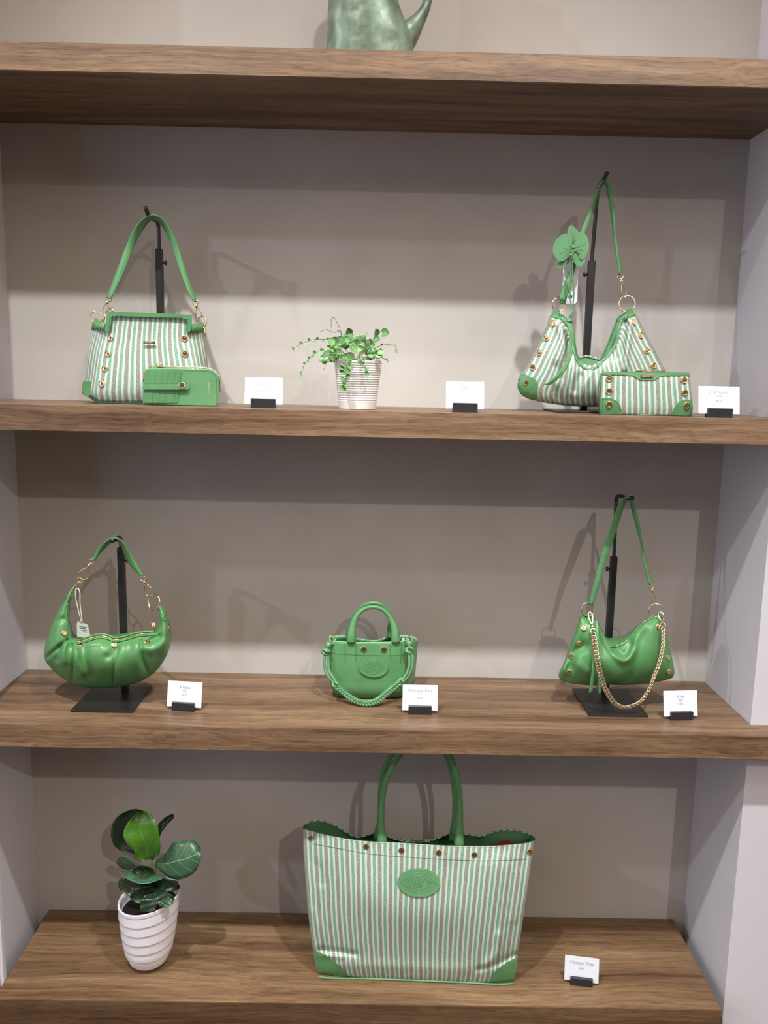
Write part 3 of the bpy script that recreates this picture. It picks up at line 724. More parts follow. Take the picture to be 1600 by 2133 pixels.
def hobo(name, T, B, L, R, yc, depth, nu, nv, mat, parent, folds=(), T2=None, back=None, uvw=None, cap=True, **kw):
    S = coons(T, B, L, R, nu, nv); u = np.linspace(0, 1, nu)[None, :] + 0 * S[:, :, 0]; v = np.linspace(0, 1, nv)[:, None] + 0 * S[:, :, 0]
    Y = yc - depth(u, v)
    for poly, wd, amp in folds: Y -= ridge(S[:, :, 0], S[:, :, 1], poly, wd, amp) * np.minimum(1, np.minimum(np.minimum(u, 1 - u) * 14, (1 - v) * 9 + .0))
    Wf = AT(np.c_[S.reshape(-1, 2), Y.ravel()])
    S2 = coons(T2 or T, B, L, R, nu, nv); bd = back or depth; Y2 = yc + bd(u, v) * .9
    edge = (v == 1) | (u == 0) | (u == 1); Y2[edge] = Y[edge]; S2[edge] = S[edge]
    Wb = AT(np.c_[S2.reshape(-1, 2), Y2.ravel()]); n = nu * nv
    f = grid_faces(nv, nu) + [tuple(reversed(q)) for q in grid_faces(nv, nu, off=n)]
    if cap: f += [(i, i + 1, n + i + 1, n + i) for i in range(nu - 1)]
    # weld the shared rim
    idx = np.arange(2 * n); e = np.where(edge.ravel())[0]; idx[n + e] = e
    f = [tuple(dict.fromkeys(int(idx[i]) for i in q)) for q in f]; f = [q for q in f if len(q) > 2]
    used = sorted(set(i for q in f for i in q)); mp = {k: i for i, k in enumerate(used)}
    V = np.vstack([Wf, Wb])[used]; f = [tuple(mp[i] for i in q) for q in f]
    uw = uvw or 0.3; P3 = Wf.reshape(nv, nu, 3)
    vv = np.zeros((nv, nu)); vv[1:] = np.cumsum(np.linalg.norm(np.diff(P3, axis=0), axis=2), axis=0)
    UV = np.stack([u * uw, vv], -1).reshape(-1, 2); UV = np.vstack([UV, UV])[used]
    return mesh_obj(name, V, f, mat, parent, uv=UV, **kw), Surf(S, Y)
class Flat:
    """a plane facing the viewer, seen as a Surf"""
    def __init__(s, y, x0=0, ax=0.0, y0=0, ay=0.0): s.a = (y, x0, ax, y0, ay)
    def y(s, px, py): y, x0, ax, y0, ay = s.a; return y + ax * (px - x0) + ay * (py - y0)
    pt = Surf.pt; normal = Surf.normal
def strip(pts, surf, wpx, name, mat, parent, th=.0016, n=40, off=.0005, **kw):
    """a narrow binding that follows a line on a surface"""
    P = cr(pts, n) if len(pts) > 2 else lin(pts, n); T = np.gradient(P, axis=0); T /= np.linalg.norm(T, axis=1)[:, None]; N = np.c_[-T[:, 1], T[:, 0]]
    A = P + N * wpx / 2; B = P - N * wpx / 2
    a = np.array([surf.pt(*q, off + th / 2) for q in A]); b = np.array([surf.pt(*q, off + th / 2) for q in B]); W = b - a
    Nn = np.cross(np.gradient((a + b) / 2, axis=0), W); Nn /= np.linalg.norm(Nn, axis=1)[:, None]; h = th / 2; rows = []
    for k, s_ in ((0, 0), (.1, 1), (.9, 1), (1, 0), (.9, -1), (.1, -1)): rows.append(a + W * k + Nn * h * s_)
    V = np.stack(rows, 1).reshape(-1, 3); f = grid_faces(n, 6, True) + [tuple(range(5, -1, -1)), tuple(range((n - 1) * 6, n * 6))]
    return mesh_obj(name, V, f, mat, parent, **kw)
def emblem(cx, cy, rx, ry, surf, parent, th=.0022, rot=0.0, mat=None):
    """raised leather oval with a stitched rim and pressed interlaced scrolls"""
    mat = mat or M['green_smooth']; c, s = math.cos(rot), math.sin(rot)
    E = lambda x, y: (cx + c * x * rx - s * y * ry, cy + s * x * rx + c * y * ry)
    a = np.linspace(0, 2 * math.pi, 40, endpoint=False)
    o = patch('oval_patch', [E(math.cos(t), math.sin(t)) for t in a], surf, parent, mat, th, step=rx / 6)
    parts = []; off = th + .0006
    nst = int(2 * math.pi * math.sqrt((rx * rx + ry * ry) / 2) / 2.6)
    for t in np.linspace(0, 2 * math.pi, nst, endpoint=False):
        p = [E(.91 * math.cos(q), .89 * math.sin(q)) for q in (t - .018, t + .018)]
        parts.append(tube_geo([surf.pt(*q, off) for q in p], .00042, 5))
    v, f = join(parts); st = mesh_obj('rim_stitching', v, f, M['stitch_light'], o, kind='stuff')
    def arc(x0, x1, h, n=13): return [(x0 + (x1 - x0) * k / (n - 1), h * math.sin(math.pi * k / (n - 1))) for k in range(n)]
    L = [arc(-.76, .76, -.66), arc(-.76, .76, .66), arc(-.62, .62, -.50), arc(-.62, .62, .50),
         [(-.76, 0), (-.84, -.05), (-.88, 0), (-.84, .05), (-.76, 0)], [(.76, 0), (.84, -.05), (.88, 0), (.84, .05), (.76, 0)],
         [(-.34, -.30), (-.30, 0), (-.22, .25), (-.05, .42), (.05, .36)], [(-.20, .12), (-.30, -.15), (-.12, -.42), (-.06, -.25), (-.16, .0)],
         [(-.18, .0), (-.05, .02), (-.05, .16), (-.16, .18)], [(-.16, .22), (-.06, .30), (.02, .12), (-.02, -.30), (.05, -.38)],
         [(.0, .0), (.04, .22), (.08, .28), (.06, -.05), (.10, -.30), (.18, -.30), (.20, -.05), (.12, .28)],
         [(.16, -.42), (.34, -.25), (.40, .02), (.34, .26), (.22, .40)], [(.24, -.34), (.44, -.10), (.42, .18)],
         [(-.56, .02), (-.44, -.14), (-.46, .10), (-.36, .26)], [(.56, .02), (.46, -.08), (.46, .10), (.38, .22)]]
    parts = [tube_geo([surf.pt(*E(*q), th + .0005) for q in cr(l, 18)], .00048 * rx / 44 + .00012, 5) for l in L]
    v, f = join(parts); mesh_obj('pressed_scrolls', v, f, mat, o)
    return o
def knot(c, r, rt, parent, mat, seed=0, name='knot'):
    rr = random.Random(seed); parts = []
    for k in range(3):
        q = Vector((rr.uniform(-.8, .8), -1, rr.uniform(-.8, .8))).to_track_quat('Z', 'Y'); a = np.linspace(0, 2 * math.pi, 18, endpoint=False)
        o = np.array([rr.uniform(-.25, .25), rr.uniform(-.2, .2), rr.uniform(-.25, .25)]) * r
        P = [np.array(c) + o + np.array(q @ Vector((r * .72 * math.cos(t), r * .55 * math.sin(t), .25 * r * math.sin(2 * t)))) for t in a]
        parts.append(tube_geo(P, rt, 7, closed=True))
    v, f = join(parts); return mesh_obj(name, v, f, mat, parent)

# ------------------------------------------------------------------ striped shoulder bag (upper shelf, left)
C1 = lambda pts: K(pts, 140, 410, 4.444)
b1 = thing('shoulder_bag', 'striped green and grey shoulder bag with leather strap on the upper shelf', 'handbag', (*at(310, 840, -.12)[:2], Z2T), 'striped woven handbags')
def lvl1(LM, FL, FC, FR, RM, yf, ym, yb, byl, ins=.10):
    FLx, FRx = FL[0], FR[0]; w_ = FRx - FLx
    return [C1([(FLx + w_ * ins, byl, yb), (LM[0] + (FLx - LM[0]) * .35, (LM[1] + byl) / 2, (ym + yb) / 2 + .004), (*LM, ym), (LM[0] + (FLx - LM[0]) * .55, LM[1] * .45 + FL[1] * .55, ym + (yf - ym) * .62), (*FL, yf + .004)]),
            C1([(*FL, yf + .004), (FLx + w_ * .06, FL[1] + (FC - FL[1]) * .2, yf), (FLx + w_ * .5, FC, yf - .003), (FRx - w_ * .06, FR[1] + (FC - FR[1]) * .2, yf), (*FR, yf + .004)]),
            C1([(*FR, yf + .004), (RM[0] + (FRx - RM[0]) * .55, RM[1] * .45 + FR[1] * .55, ym + (yf - ym) * .62), (*RM, ym), (RM[0] + (FRx - RM[0]) * .35, (RM[1] + byl) / 2, (ym + yb) / 2 + .004), (FRx - w_ * ins, byl, yb)]),
            C1([(FRx - w_ * ins, byl, yb), (FLx + w_ * .5, byl, yb + .003), (FLx + w_ * ins, byl, yb)])]
lv = [lvl1((150, 1818), (262, 1888), 1902, (1262, 1892), (1352, 1818), -.160, -.118, -.076, 1862),
      lvl1((142, 1780), (250, 1820), 1825, (1262, 1830), (1352, 1790), -.166, -.118, -.073, 1800),
      lvl1((162, 1690), (265, 1690), 1690, (1235, 1700), (1320, 1690), -.167, -.118, -.074, 1690),
      lvl1((180, 1450), (302, 1450), 1450, (1180, 1455), (1302, 1460), -.160, -.118, -.078, 1450),
      lvl1((222, 1280), (336, 1290), 1290, (1152, 1295), (1275, 1290), -.154, -.116, -.082, 1285),
      lvl1((250, 1185), (350, 1225), 1225, (1148, 1232), (1258, 1190), -.150, -.115, -.086, 1200)]
lv[-1][1] = C1([(366, 1068, -.1515), (420, 1068, -.1530), (760, 1080, -.1545), (1100, 1090, -.1530), (1160, 1094, -.1515)])
lv[-1][3] = C1([(1140, 1122, -.094), (780, 1112, -.093), (420, 1102, -.094)])
body, sf1, Cg = loft4(lv, (12, 40, 12, 30), 'body', M['stripe'], b1, nv=36, zmin=Z2T)
body.modifiers.new('s', 'SOLIDIFY').thickness = .0015
ff = Flat(-.1588, 310, 0, 655, .00004)
patch('top_trim', C1([(366, 1062), (560, 1066), (760, 1075), (960, 1082), (1162, 1092), (1160, 1120), (1000, 1122), (760, 1116), (600, 1108), (420, 1098), (366, 1100)]), ff, b1, M['green'], .0022, smooth_outline=False)
patch('left_trim', C1([(366, 1098), (408, 1098), (404, 1180), (390, 1245), (372, 1252), (345, 1240), (356, 1160)]), ff, b1, M['green'], .0022, smooth_outline=False)
patch('right_trim', C1([(1112, 1118), (1160, 1118), (1152, 1190), (1148, 1232), (1128, 1255), (1100, 1250), (1106, 1180)]), ff, b1, M['green'], .0022, smooth_outline=False)
def wing(px, name):
    a = AT(C1(px[0])); b_ = AT(C1(px[1])); V = np.vstack([a, b_]); n = len(a)
    o = mesh_obj(name, V, [(i, i + 1, n + i + 1, n + i) for i in range(n - 1)], M['green'], b1); sm = o.modifiers.new('s', 'SOLIDIFY'); sm.thickness = .003; sm.offset = 1; return o
wing([[(352, 1172, -.156), (310, 1168, -.142), (272, 1125, -.124), (250, 1160, -.112), (300, 1180, -.090)], [(350, 1240, -.157), (300, 1232, -.143), (250, 1222, -.126), (236, 1240, -.112), (300, 1240, -.088)]], 'side_trim')
wing([[(1145, 1178, -.156), (1200, 1178, -.142), (1236, 1165, -.126), (1252, 1165, -.112), (1200, 1180, -.090)], [(1145, 1252, -.157), (1200, 1250, -.143), (1246, 1252, -.126), (1262, 1262, -.112), (1200, 1240, -.088)]], 'side_trim')
# leather corner and dark base
patch('corner_patch', C1([(146, 1706), (225, 1708), (240, 1770), (232, 1830), (236, 1872), (190, 1850), (134, 1816)]), Flat(-.1395, 181, -.00075, 800, 0), b1, M['green'], .004, off=.003, smooth_outline=False)
V = AT(C1([(136, 1812, -.125), (240, 1868, -.163), (285, 1908, -.160), (760, 1912, -.166), (1240, 1912, -.160), (1350, 1815, -.12), (1180, 1895, -.078), (320, 1895, -.078)]))
V2 = V.copy(); V2[:, 2] += .006; V[:, 2] = np.maximum(V[:, 2] - .002, Z2T + .0004); V2[:, 2] = V[:, 2] + .006
mesh_obj('base_panel', np.vstack([V, V2]), [tuple(range(7, -1, -1)), tuple(range(8, 16))] + [(i, (i + 1) % 8, 8 + (i + 1) % 8, 8 + i) for i in range(8)], M['green_dark'], b1, smooth=False)
for p in ((400, 1306), (376, 1451), (348, 1588), (319, 1729), (1088, 1313), (1093, 1455)): stud(sf1, *C1([p])[0], b1, .0060)
pc_ = C1([(760, 1346)])[0]; npl = box('name_plate', at(*pc_, -.1668) - (.0115, .0012, .0026), at(*pc_, -.1668) + (.0115, .0012, .0026), M['gold'], b1, .0006)
text(npl, 'HAMMITT', .0036, at(*pc_, -.1682), (1, 0, 0), (0, 0, 1), M['paper'], spacing=1.1)
ey = .002
stitches(ff, [C1([(420, 1104), (760, 1112), (1100, 1118)]), C1([(398, 1110), (384, 1240)]), C1([(1118, 1130), (1108, 1245)])], b1, M['stitch'], off=.0029)
band('strap', C1([(362, 935, -.118), (395, 845, -.118), (468, 650, -.118), (538, 470, -.12), (598, 335, -.125), (660, 240, -.132), (738, 178, -.138), (795, 163, -.139), (868, 190, -.136), (940, 272, -.13), (1002, 385, -.124), (1062, 560, -.118), (1120, 740, -.116), (1168, 870, -.116), (1202, 972, -.116)]),
     C1([(408, 948, -.124), (452, 860, -.124), (538, 672, -.122), (606, 495, -.118), (658, 385, -.114), (718, 285, -.11), (770, 222, -.108), (802, 208, -.107), (838, 226, -.108), (890, 290, -.112), (948, 410, -.117), (1010, 590, -.121), (1062, 740, -.123), (1112, 870, -.124), (1165, 968, -.124)]), .0030, M['green'], b1, 70)
for q in ([(385, 935, -.1235), (345, 1075, -.122)], [(1184, 965, -.1235), (1228, 1118, -.122)]): clip(*AT(C1(q)), b1, .011)
torus('ring', at(*C1([(272, 1112)])[0], -.118), .0110, .0012, M['gold'], b1, (.3, -1, .1)); torus('ring', at(*C1([(1246, 1160)])[0], -.120), .0105, .0013, M['gold'], b1, (-.35, -1, .1))
tube('zip_pull', AT(C1([(372, 1060, -.125), (352, 1090, -.135), (342, 1160, -.136)])), .0017, M['gold'], b1, 8); torus('zip_ring', at(*C1([(400, 1048)])[0], -.12), .0058, .0012, M['gold'], b1, (0, -1, .4), .6)
tube('chain_end', AT(cr(C1([(1262, 1190, -.128), (1272, 1240, -.130), (1282, 1300, -.131)]), 10)), np.array([.0012, .002, .0026, .0022, .002, .0024, .0026, .002, .0016, .001]), M['gold'], b1, 8)

# ------------------------------------------------------------------ green leather wallet leaning on the striped bag
CW = lambda pts: K(pts, 285, 750, 8.6486)
wl = thing('leather_wallet', 'small green leather wallet with a snap tab in front of the striped shoulder bag', 'wallet', (*at(376, 845, -.198)[:2], Z2T))
wo = [(160, 168), (240, 145), (500, 142), (800, 150), (1100, 160), (1280, 165), (1380, 190), (1440, 250), (1475, 330), (1480, 480), (1478, 600), (1468, 760), (1440, 828), (1100, 824), (700, 815), (400, 806), (108, 798), (112, 650), (125, 450), (140, 260)]
ws = Flat(-.2005, 376, 0, 845, .000018); ws2 = Flat(-.2045, 376, 0, 845, .000018)
o = patch('body', CW(wo), Flat(-.1915, 376, 0, 845, .000018), wl, M['green_smooth'], .0122, step=7, smooth_outline=False)
md = o.modifiers.new('b', 'BEVEL'); md.width = .0018; md.segments = 3; md.limit_method = 'ANGLE'; md.angle_limit = math.radians(50)
for k in range(5):
    x0, x1 = 160 + k * 8, 330 + k * 118
    patch('card_pocket', CW([(150 + k * 2, 190), (x1 + 20, 188), (x1 - 40, 500), (x1 - 55, 770), (128, 770), (138, 500)]), Flat(-.2041 - .00045 * (4 - k), 376, 0, 845, .000018), wl, M['green'], .0006, step=12, smooth_outline=False)
stitches(Flat(-.2068, 376, 0, 845, .000018), [CW([(790, 200), (740, 400)]), CW([(705, 570), (660, 770)])], wl, M['stitch'], 3.2, 1.8)
stitches(ws2, [CW([(840, 178), (1200, 186), (1340, 205), (1420, 290), (1440, 480), (1425, 790)])], wl, M['stitch'], 3.2, 1.8)
o = patch('tab', CW([(112, 398), (500, 402), (900, 402), (932, 425), (936, 500), (918, 538), (500, 538), (108, 538)]), Flat(-.2072, 376, 0, 845, .000018), wl, M['green_smooth'], .0028, step=8, smooth_outline=False)
stitches(Flat(-.2103, 376, 0, 845, .000018), [CW([(140, 412), (900, 414)]), CW([(140, 524), (900, 526)])], wl, M['stitch'], 3.4, 1.8)
stud(Flat(-.2098, 376, 0, 845, 0), *CW([(820, 458)])[0], wl, .0062, M['gold_pale'])
text(wl, 'HAMMITT', .0034, at(*CW([(1300, 500)])[0], -.2049), (0, 0, -1), (1, 0, 0), M['print'], spacing=1.5)
tube('zip', AT(cr(CW([(250, 128, -.197), (500, 124, -.197), (900, 132, -.197), (1250, 146, -.197), (1400, 190, -.197), (1488, 320, -.197), (1500, 580, -.197)]), 30)), .0014, M['gold_pale'], wl, 6)
patch('zip_tape', CW([(235, 100), (700, 112), (1000, 128), (1000, 150), (600, 146), (225, 142)]), Flat(-.195), wl, M['green'], .002, step=10, smooth_outline=False)
tube('zip_pull', AT(cr(CW([(350, 95, -.202), (380, 68, -.204), (440, 66, -.204), (470, 95, -.203), (440, 108, -.203), (370, 108, -.203)]), 20)), .0013, M['gold_pale'], wl, 6)
patch('side_tab', CW([(112, 205), (148, 205), (146, 310), (112, 312)]), Flat(-.199), wl, M['red'], .002, smooth_outline=False)
patch('side_loop', CW([(118, 330), (150, 330), (146, 400), (112, 410)]), Flat(-.197), wl, M['black'], .002, smooth_outline=False)

# ------------------------------------------------------------------ striped hobo bag (upper shelf, right)
C3 = lambda pts: K(pts, 1050, 340, 3.81)
hb = thing('hobo_bag', 'striped slouchy hobo bag hanging from a black stand on the upper shelf', 'handbag', (*at(1232, 846, -.13)[:2], Z2T), 'striped woven handbags')
T = C3([(440, 1205), (498, 1262), (530, 1330), (545, 1410), (562, 1500), (600, 1592), (660, 1632), (720, 1626), (780, 1572), (835, 1512), (885, 1440), (905, 1350), (930, 1255), (985, 1195)])
T2 = C3([(440, 1195), (505, 1250), (545, 1330), (560, 1420), (575, 1500), (592, 1548), (650, 1535), (715, 1552), (760, 1560), (800, 1490), (850, 1370), (880, 1290), (905, 1230), (970, 1180)])
B = C3([(150, 1850), (250, 1885), (400, 1912), (560, 1930), (720, 1932), (880, 1925), (1020, 1905), (1160, 1878), (1280, 1840)])
Lc = C3([(440, 1205), (405, 1195), (372, 1205), (340, 1290), (292, 1390), (240, 1490), (190, 1590), (140, 1672), (108, 1745), (112, 1800), (150, 1850)])
Rc = C3([(985, 1195), (1012, 1182), (1040, 1190), (1095, 1290), (1150, 1400), (1200, 1490), (1250, 1590), (1290, 1660), (1330, 1740), (1335, 1790), (1280, 1840)])
def dep(u, v): return .042 * np.clip(np.sin(np.pi * u), 0, 1) ** .42 * (np.clip(np.sin(np.pi * (.10 + .90 * v)), 0, 1) ** .5)
fo = [(C3([(1005, 1240), (995, 1350), (978, 1480), (962, 1640)]), 5, .013), (C3([(960, 1260), (930, 1400), (880, 1520)]), 7, -.010), (C3([(610, 1690), (580, 1740), (560, 1800)]), 7, -.006), (C3([(700, 1650), (640, 1760), (620, 1850)]), 6, .005),
      (C3([(430, 1260), (470, 1400), (420, 1560)]), 9, .008), (C3([(520, 1420), (500, 1560), (450, 1700)]), 7, -.006), (C3([(420, 1800), (440, 1870), (470, 1900)]), 6, -.006), (C3([(560, 1640), (520, 1740), (520, 1830)]), 8, .006), (C3([(780, 1620), (760, 1720), (770, 1850)]), 7, .005)]
o, sf2 = hobo('body', T, B, Lc, Rc, -.135, dep, 110, 30, M['stripe'], hb, fo, T2, uvw=.30, cap=False)
Cu = cr(T, 60); lo_ = [(x, y + 22, -.132) for x, y in Cu]; c2 = [(x, y, -.120) for x, y in cr(T2, 60)]
o = mesh_obj('lining', AT(c2 + [(x, (y + q[1]) / 2 + 6, -.124) for (x, y, _), q in zip(c2, lo_)] + lo_), grid_faces(3, 60), M['green'], hb)
strip(T, sf2, 5.0, 'opening_trim', M['green'], hb, .0022, 80, off=.0014)
tube('back_trim', AT(c2), .0018, M['green'], hb, 6)
patch('corner_patch', C3([(140, 1668), (200, 1690), (252, 1722), (268, 1770), (262, 1830), (250, 1878), (160, 1852), (118, 1812), (108, 1752)]), sf2, hb, M['green'], .0016, off=.001, step=5)
patch('peak_trim', C3([(374, 1195), (445, 1195), (500, 1252), (525, 1300), (505, 1300), (455, 1240), (372, 1212)]), sf2, hb, M['green'], .002, off=.001, step=4, smooth_outline=False)
patch('peak_trim', C3([(1042, 1186), (985, 1190), (925, 1245), (915, 1290), (940, 1262), (990, 1222), (1045, 1204)]), sf2, hb, M['green'], .002, off=.001, step=4, smooth_outline=False)
for p in ((396, 1268), (337, 1388), (281, 1505), (230, 1620), (182, 1742), (1021, 1258), (1084, 1367), (1132, 1489), (1187, 1605)): stud(sf2, *C3([p])[0], hb, .0058)
for a in ([(388, 1160, -.137), (432, 1165, -.137), (440, 1215, -.139), (384, 1205, -.139)], [(975, 1155, -.137), (1022, 1150, -.137), (1030, 1195, -.139), (968, 1205, -.139)]):
    q = C3(a); patch('ring_tab', [x[:2] for x in q], Flat(-.1355), hb, M['green'], .007, smooth_outline=False, step=4)
torus('ring', at(*C3([(434, 1122)])[0], -.137), .0132, .00135, M['gold'], hb, (.25, -1, .1)); torus('ring', at(*C3([(977, 1115)])[0], -.137), .0150, .00135, M['gold_pale'], hb, (-.1, -1, .1))
band('strap', C3([(432, 1086, -.139), (470, 965, -.139), (512, 870, -.139), (565, 700, -.138), (612, 530, -.137), (678, 372, -.138), (732, 225, -.142), (768, 155, -.148), (802, 122, -.152), (826, 150, -.150), (848, 200, -.146), (868, 300, -.142), (880, 450, -.139), (892, 600, -.137), (914, 750, -.135), (934, 885, -.135)]),
     C3([(490, 1102, -.143), (528, 985, -.143), (560, 860, -.143), (618, 660, -.140), (655, 525, -.138), (706, 400, -.134), (744, 262, -.128), (776, 185, -.124), (800, 160, -.122), (814, 185, -.124), (826, 260, -.127), (848, 400, -.131), (868, 550, -.134), (888, 700, -.139), (905, 800, -.141), (914, 888, -.141)]), .0030, M['green'], hb, 70)
tube('strap_loop', AT(C3([(440, 1098, -.1385), (462, 1108, -.1385), (488, 1108, -.1415)])), .0022, M['green'], hb, 8)
clip(*AT(C3([(922, 885, -.138), (962, 1062, -.137)])), hb, .009, M['gold_pale'])
for dx in (0, 16): band('zip_tassel', C3([(508 - dx, 1262, -.178), (530 - dx, 1340, -.182), (538 - dx, 1420, -.186), (525 - dx, 1510, -.190), (480 - dx, 1610, -.193), (420 - dx, 1690, -.193), (338 - dx * 1.2, 1758, -.190)]), C3([(532 - dx, 1258, -.178), (552 - dx, 1330, -.182), (554 - dx, 1430, -.186), (542 - dx, 1520, -.190), (500 - dx, 1625, -.193), (440 - dx, 1705, -.193), (372 - dx * 1.2, 1758, -.190)]), .0016, M['green'], hb, 30)
knot(at(*C3([(516, 1255)])[0], -.176), .006, .0018, hb, M['green'], 3, 'tassel_knot')
tube('zip', AT(C3([(1040, 1650, -.166), (1080, 1640, -.166), (1112, 1642, -.166)])), .0014, M['gold'], hb, 6)
# flower charm, price tag behind it
CF = lambda pts: K(pts, 1130, 460, 9.691)
fl = thing('flower_charm', 'green leather flower charm hanging by cords in front of the hobo strap', 'charm', at(1191, 555, -.155))
FL = [[(600, 600), (520, 300), (508, 200), (540, 120), (590, 88), (650, 130), (725, 218), (700, 380), (640, 560)],
      [(560, 720), (450, 800), (340, 830), (296, 900), (300, 935), (380, 945), (470, 910), (550, 835)], [(632, 690), (690, 640), (750, 700), (800, 770), (862, 760), (850, 850), (790, 915), (710, 925), (650, 850), (622, 770)],
      [(610, 590), (640, 440), (690, 270), (770, 216), (850, 255), (918, 360), (942, 500), (915, 640), (860, 735), (800, 790), (760, 770), (735, 680), (690, 625)],
      [(605, 600), (590, 420), (550, 290), (490, 262), (380, 290), (280, 380), (222, 500), (213, 600), (240, 700), (300, 772), (370, 820), (440, 790), (510, 690)]]
for k, pl_ in enumerate(FL):
    x = np.mean([p[0] for p in pl_]); sgn = -1 if x < 600 else 1
    patch('petal', CF(pl_), Flat(-.152 - .0028 * k, 1192, sgn * .00012 * (1 if k > 2 else .4), 520, 0), fl, M['green_smooth'], .0022, off=0, step=6)
for k, (x0, y0, x1, y1) in enumerate(((540, 560, 330, 690), (530, 540, 420, 560), (545, 590, 400, 760), (560, 520, 500, 330), (690, 560, 830, 610), (690, 530, 860, 480), (690, 580, 800, 720), (650, 480, 690, 260), (600, 480, 590, 150))):
    yv = -.1665 if k < 8 else -.1565
    if k < 4: Fv = Flat(-.152 - .0112, 1192, -.00012, 520, 0)
    elif k < 8: Fv = Flat(-.152 - .0084, 1192, .00012, 520, 0)
    else: Fv = Flat(-.152, 1192, -.00005, 520, 0)
    tube('petal_vein', [Fv.pt(*q, .0023) for q in cr(CF([(x0, y0), ((x0 + x1) / 2 + 8, (y0 + y1) / 2 - 8), (x1, y1)]), 8)], np.linspace(.0008, .0003, 8), M['green_smooth'], fl, 5)
for p, r in (((630, 530), .0042), ((600, 625), .003), ((580, 690), .003), ((612, 660), .0028)): v, f = lathe_geo([(r * math.sin(t), -r * math.cos(t)) for t in np.linspace(.05, math.pi - .05, 9)], 12); mesh_obj('bead', v + at(*CF([p])[0], -.171), f, M['green_smooth'], fl)
for pts in ([(585, 800, -.168), (600, 700, -.172), (560, 680, -.172), (575, 840, -.166), (565, 1050, -.162), (560, 1300, -.160), (555, 1500, -.158)], [(610, 800, -.168), (605, 1000, -.163), (618, 1250, -.161), (632, 1400, -.160), (630, 1560, -.158), (618, 1700, -.158), (590, 1850, -.160), (545, 1930, -.166)], [(560, 1540, -.158), (575, 1680, -.158), (572, 1820, -.160), (545, 1930, -.166)]):
    tube('cord', AT(cr(CF(pts), 26)), .0014, M['green_smooth'], fl, 6)
knot(at(*CF([(555, 1530)])[0], -.158), .0045, .0014, fl, M['green_smooth'], 5)
ht = thing('hang_tag', 'white paper tag behind the flower charm and strap', 'tag', at(1188, 632, -.125))
patch('tag_card', CF([(420, 935), (735, 940), (695, 1677), (392, 1668)]), Flat(-.126), ht, M['paper'], .0005, smooth_outline=False)
for k, yy in enumerate((1640, 1652)): patch('print_line', CF([(486, yy - 14 * k), (520, yy - 14 * k), (520, yy - 9 - 14 * k), (486, yy - 9 - 14 * k)]), Flat(-.1268), ht, M['ink'], .0001, smooth_outline=False)
tube('tag_loop', AT(cr(CF([(370, 1890, -.15), (365, 1820, -.152), (385, 1790, -.152), (402, 1830, -.152), (398, 1910, -.15)]), 14)), .0009, M['string'], ht, 6)

# ------------------------------------------------------------------ striped zip pouch
CP = lambda pts: K(pts, 1240, 765, 7.619)
zp = thing('zip_pouch', 'striped wallet pouch with green corners leaning at the hobo bag', 'wallet', (*at(1345, 865, -.195)[:2], Z2T))
lvp = []
for yl, xl, xr, yf, yb in ((748, 80, 1538, -.209, -.188), (620, 72, 1552, -.2120, -.185), (400, 80, 1530, -.2115, -.185), (200, 90, 1510, -.209, -.187), (80, 100, 1500, -.206, -.189)):
    sl = 22 * (1 if yl > 300 else .8)
    lvp.append([CP([(xl + 10, yl, yb), (xl, yl, (yf + yb) / 2), (xl + 12, yl, yf)]), CP([(xl + 12, yl, yf), (xl + 60, yl + 1, yf - .0015), ((xl + xr) / 2, yl + sl / 2, yf - .004), (xr - 60, yl + sl, yf - .0015), (xr - 12, yl + sl, yf)]),
                CP([(xr - 12, yl + sl, yf), (xr, yl + sl, (yf + yb) / 2), (xr - 10, yl + sl, yb)]), CP([(xr - 10, yl + sl, yb), ((xl + xr) / 2, yl + sl / 2, yb + .003), (xl + 10, yl, yb)])])
o, sfp, _ = loft4(lvp, (4, 40, 4, 20), 'body', M['stripe'], zp, nv=24, zmin=Z2T)
patch('top_trim', CP([(100, 70), (500, 68), (900, 72), (1500, 84), (1505, 128), (1200, 130), (1030, 134), (940, 205), (720, 205), (600, 130), (400, 118), (105, 116)]), sfp, zp, M['green'], .0018, step=8, smooth_outline=False)
patch('corner_patch', CP([(96, 490), (250, 490), (340, 530), (395, 600), (420, 690), (412, 748), (80, 748), (84, 620)]), sfp, zp, M['green'], .0014, step=8, smooth_outline=False)
patch('corner_patch', CP([(1535, 512), (1400, 515), (1320, 555), (1260, 640), (1205, 758), (1400, 768), (1535, 768), (1550, 640)]), sfp, zp, M['green'], .0014, step=8, smooth_outline=False)
tube('side_piping', AT(CP([(82, 90, -.200), (70, 400, -.203), (66, 745, -.203)])), .0016, M['green'], zp, 6)
tube('bottom_piping', AT(CP([(70, 736, -.209), (800, 752, -.213), (1530, 756, -.209)])), .0012, M['green'], zp, 6)
for p in ((222, 182), (220, 380), (1408, 208), (1418, 404)): stud(sfp, *CP([p])[0], zp, .0060)
for p in ((218, 587), (1447, 607)): o = stud(sfp, *CP([p])[0], zp, .0062); o.location.y -= .0014
stitches(sfp, [CP([(115, 505), (112, 735)]), CP([(120, 505), (250, 506), (330, 545), (380, 610), (402, 690)]), CP([(1300, 590), (1235, 690), (1215, 748)]), CP([(1535, 640), (1528, 760)])], zp, M['stitch'], 3.2, 1.8, off=.002)
c_ = at(*CP([(820, 140)])[0], -.2152); npl = box('name_plate', c_ - (.0115, .0012, .0030), c_ + (.0115, .0012, .0030), M['gold'], zp, .0006)
text(npl, 'HAMMITT', .0040, c_ - (0, .0015, 0), (1, 0, 0), (0, 0, 1), M['paper'], spacing=1.1)
tube('zip', AT(CP([(640, 50, -.198), (900, 56, -.198), (1100, 62, -.198)])), .0011, M['gold'], zp, 6)

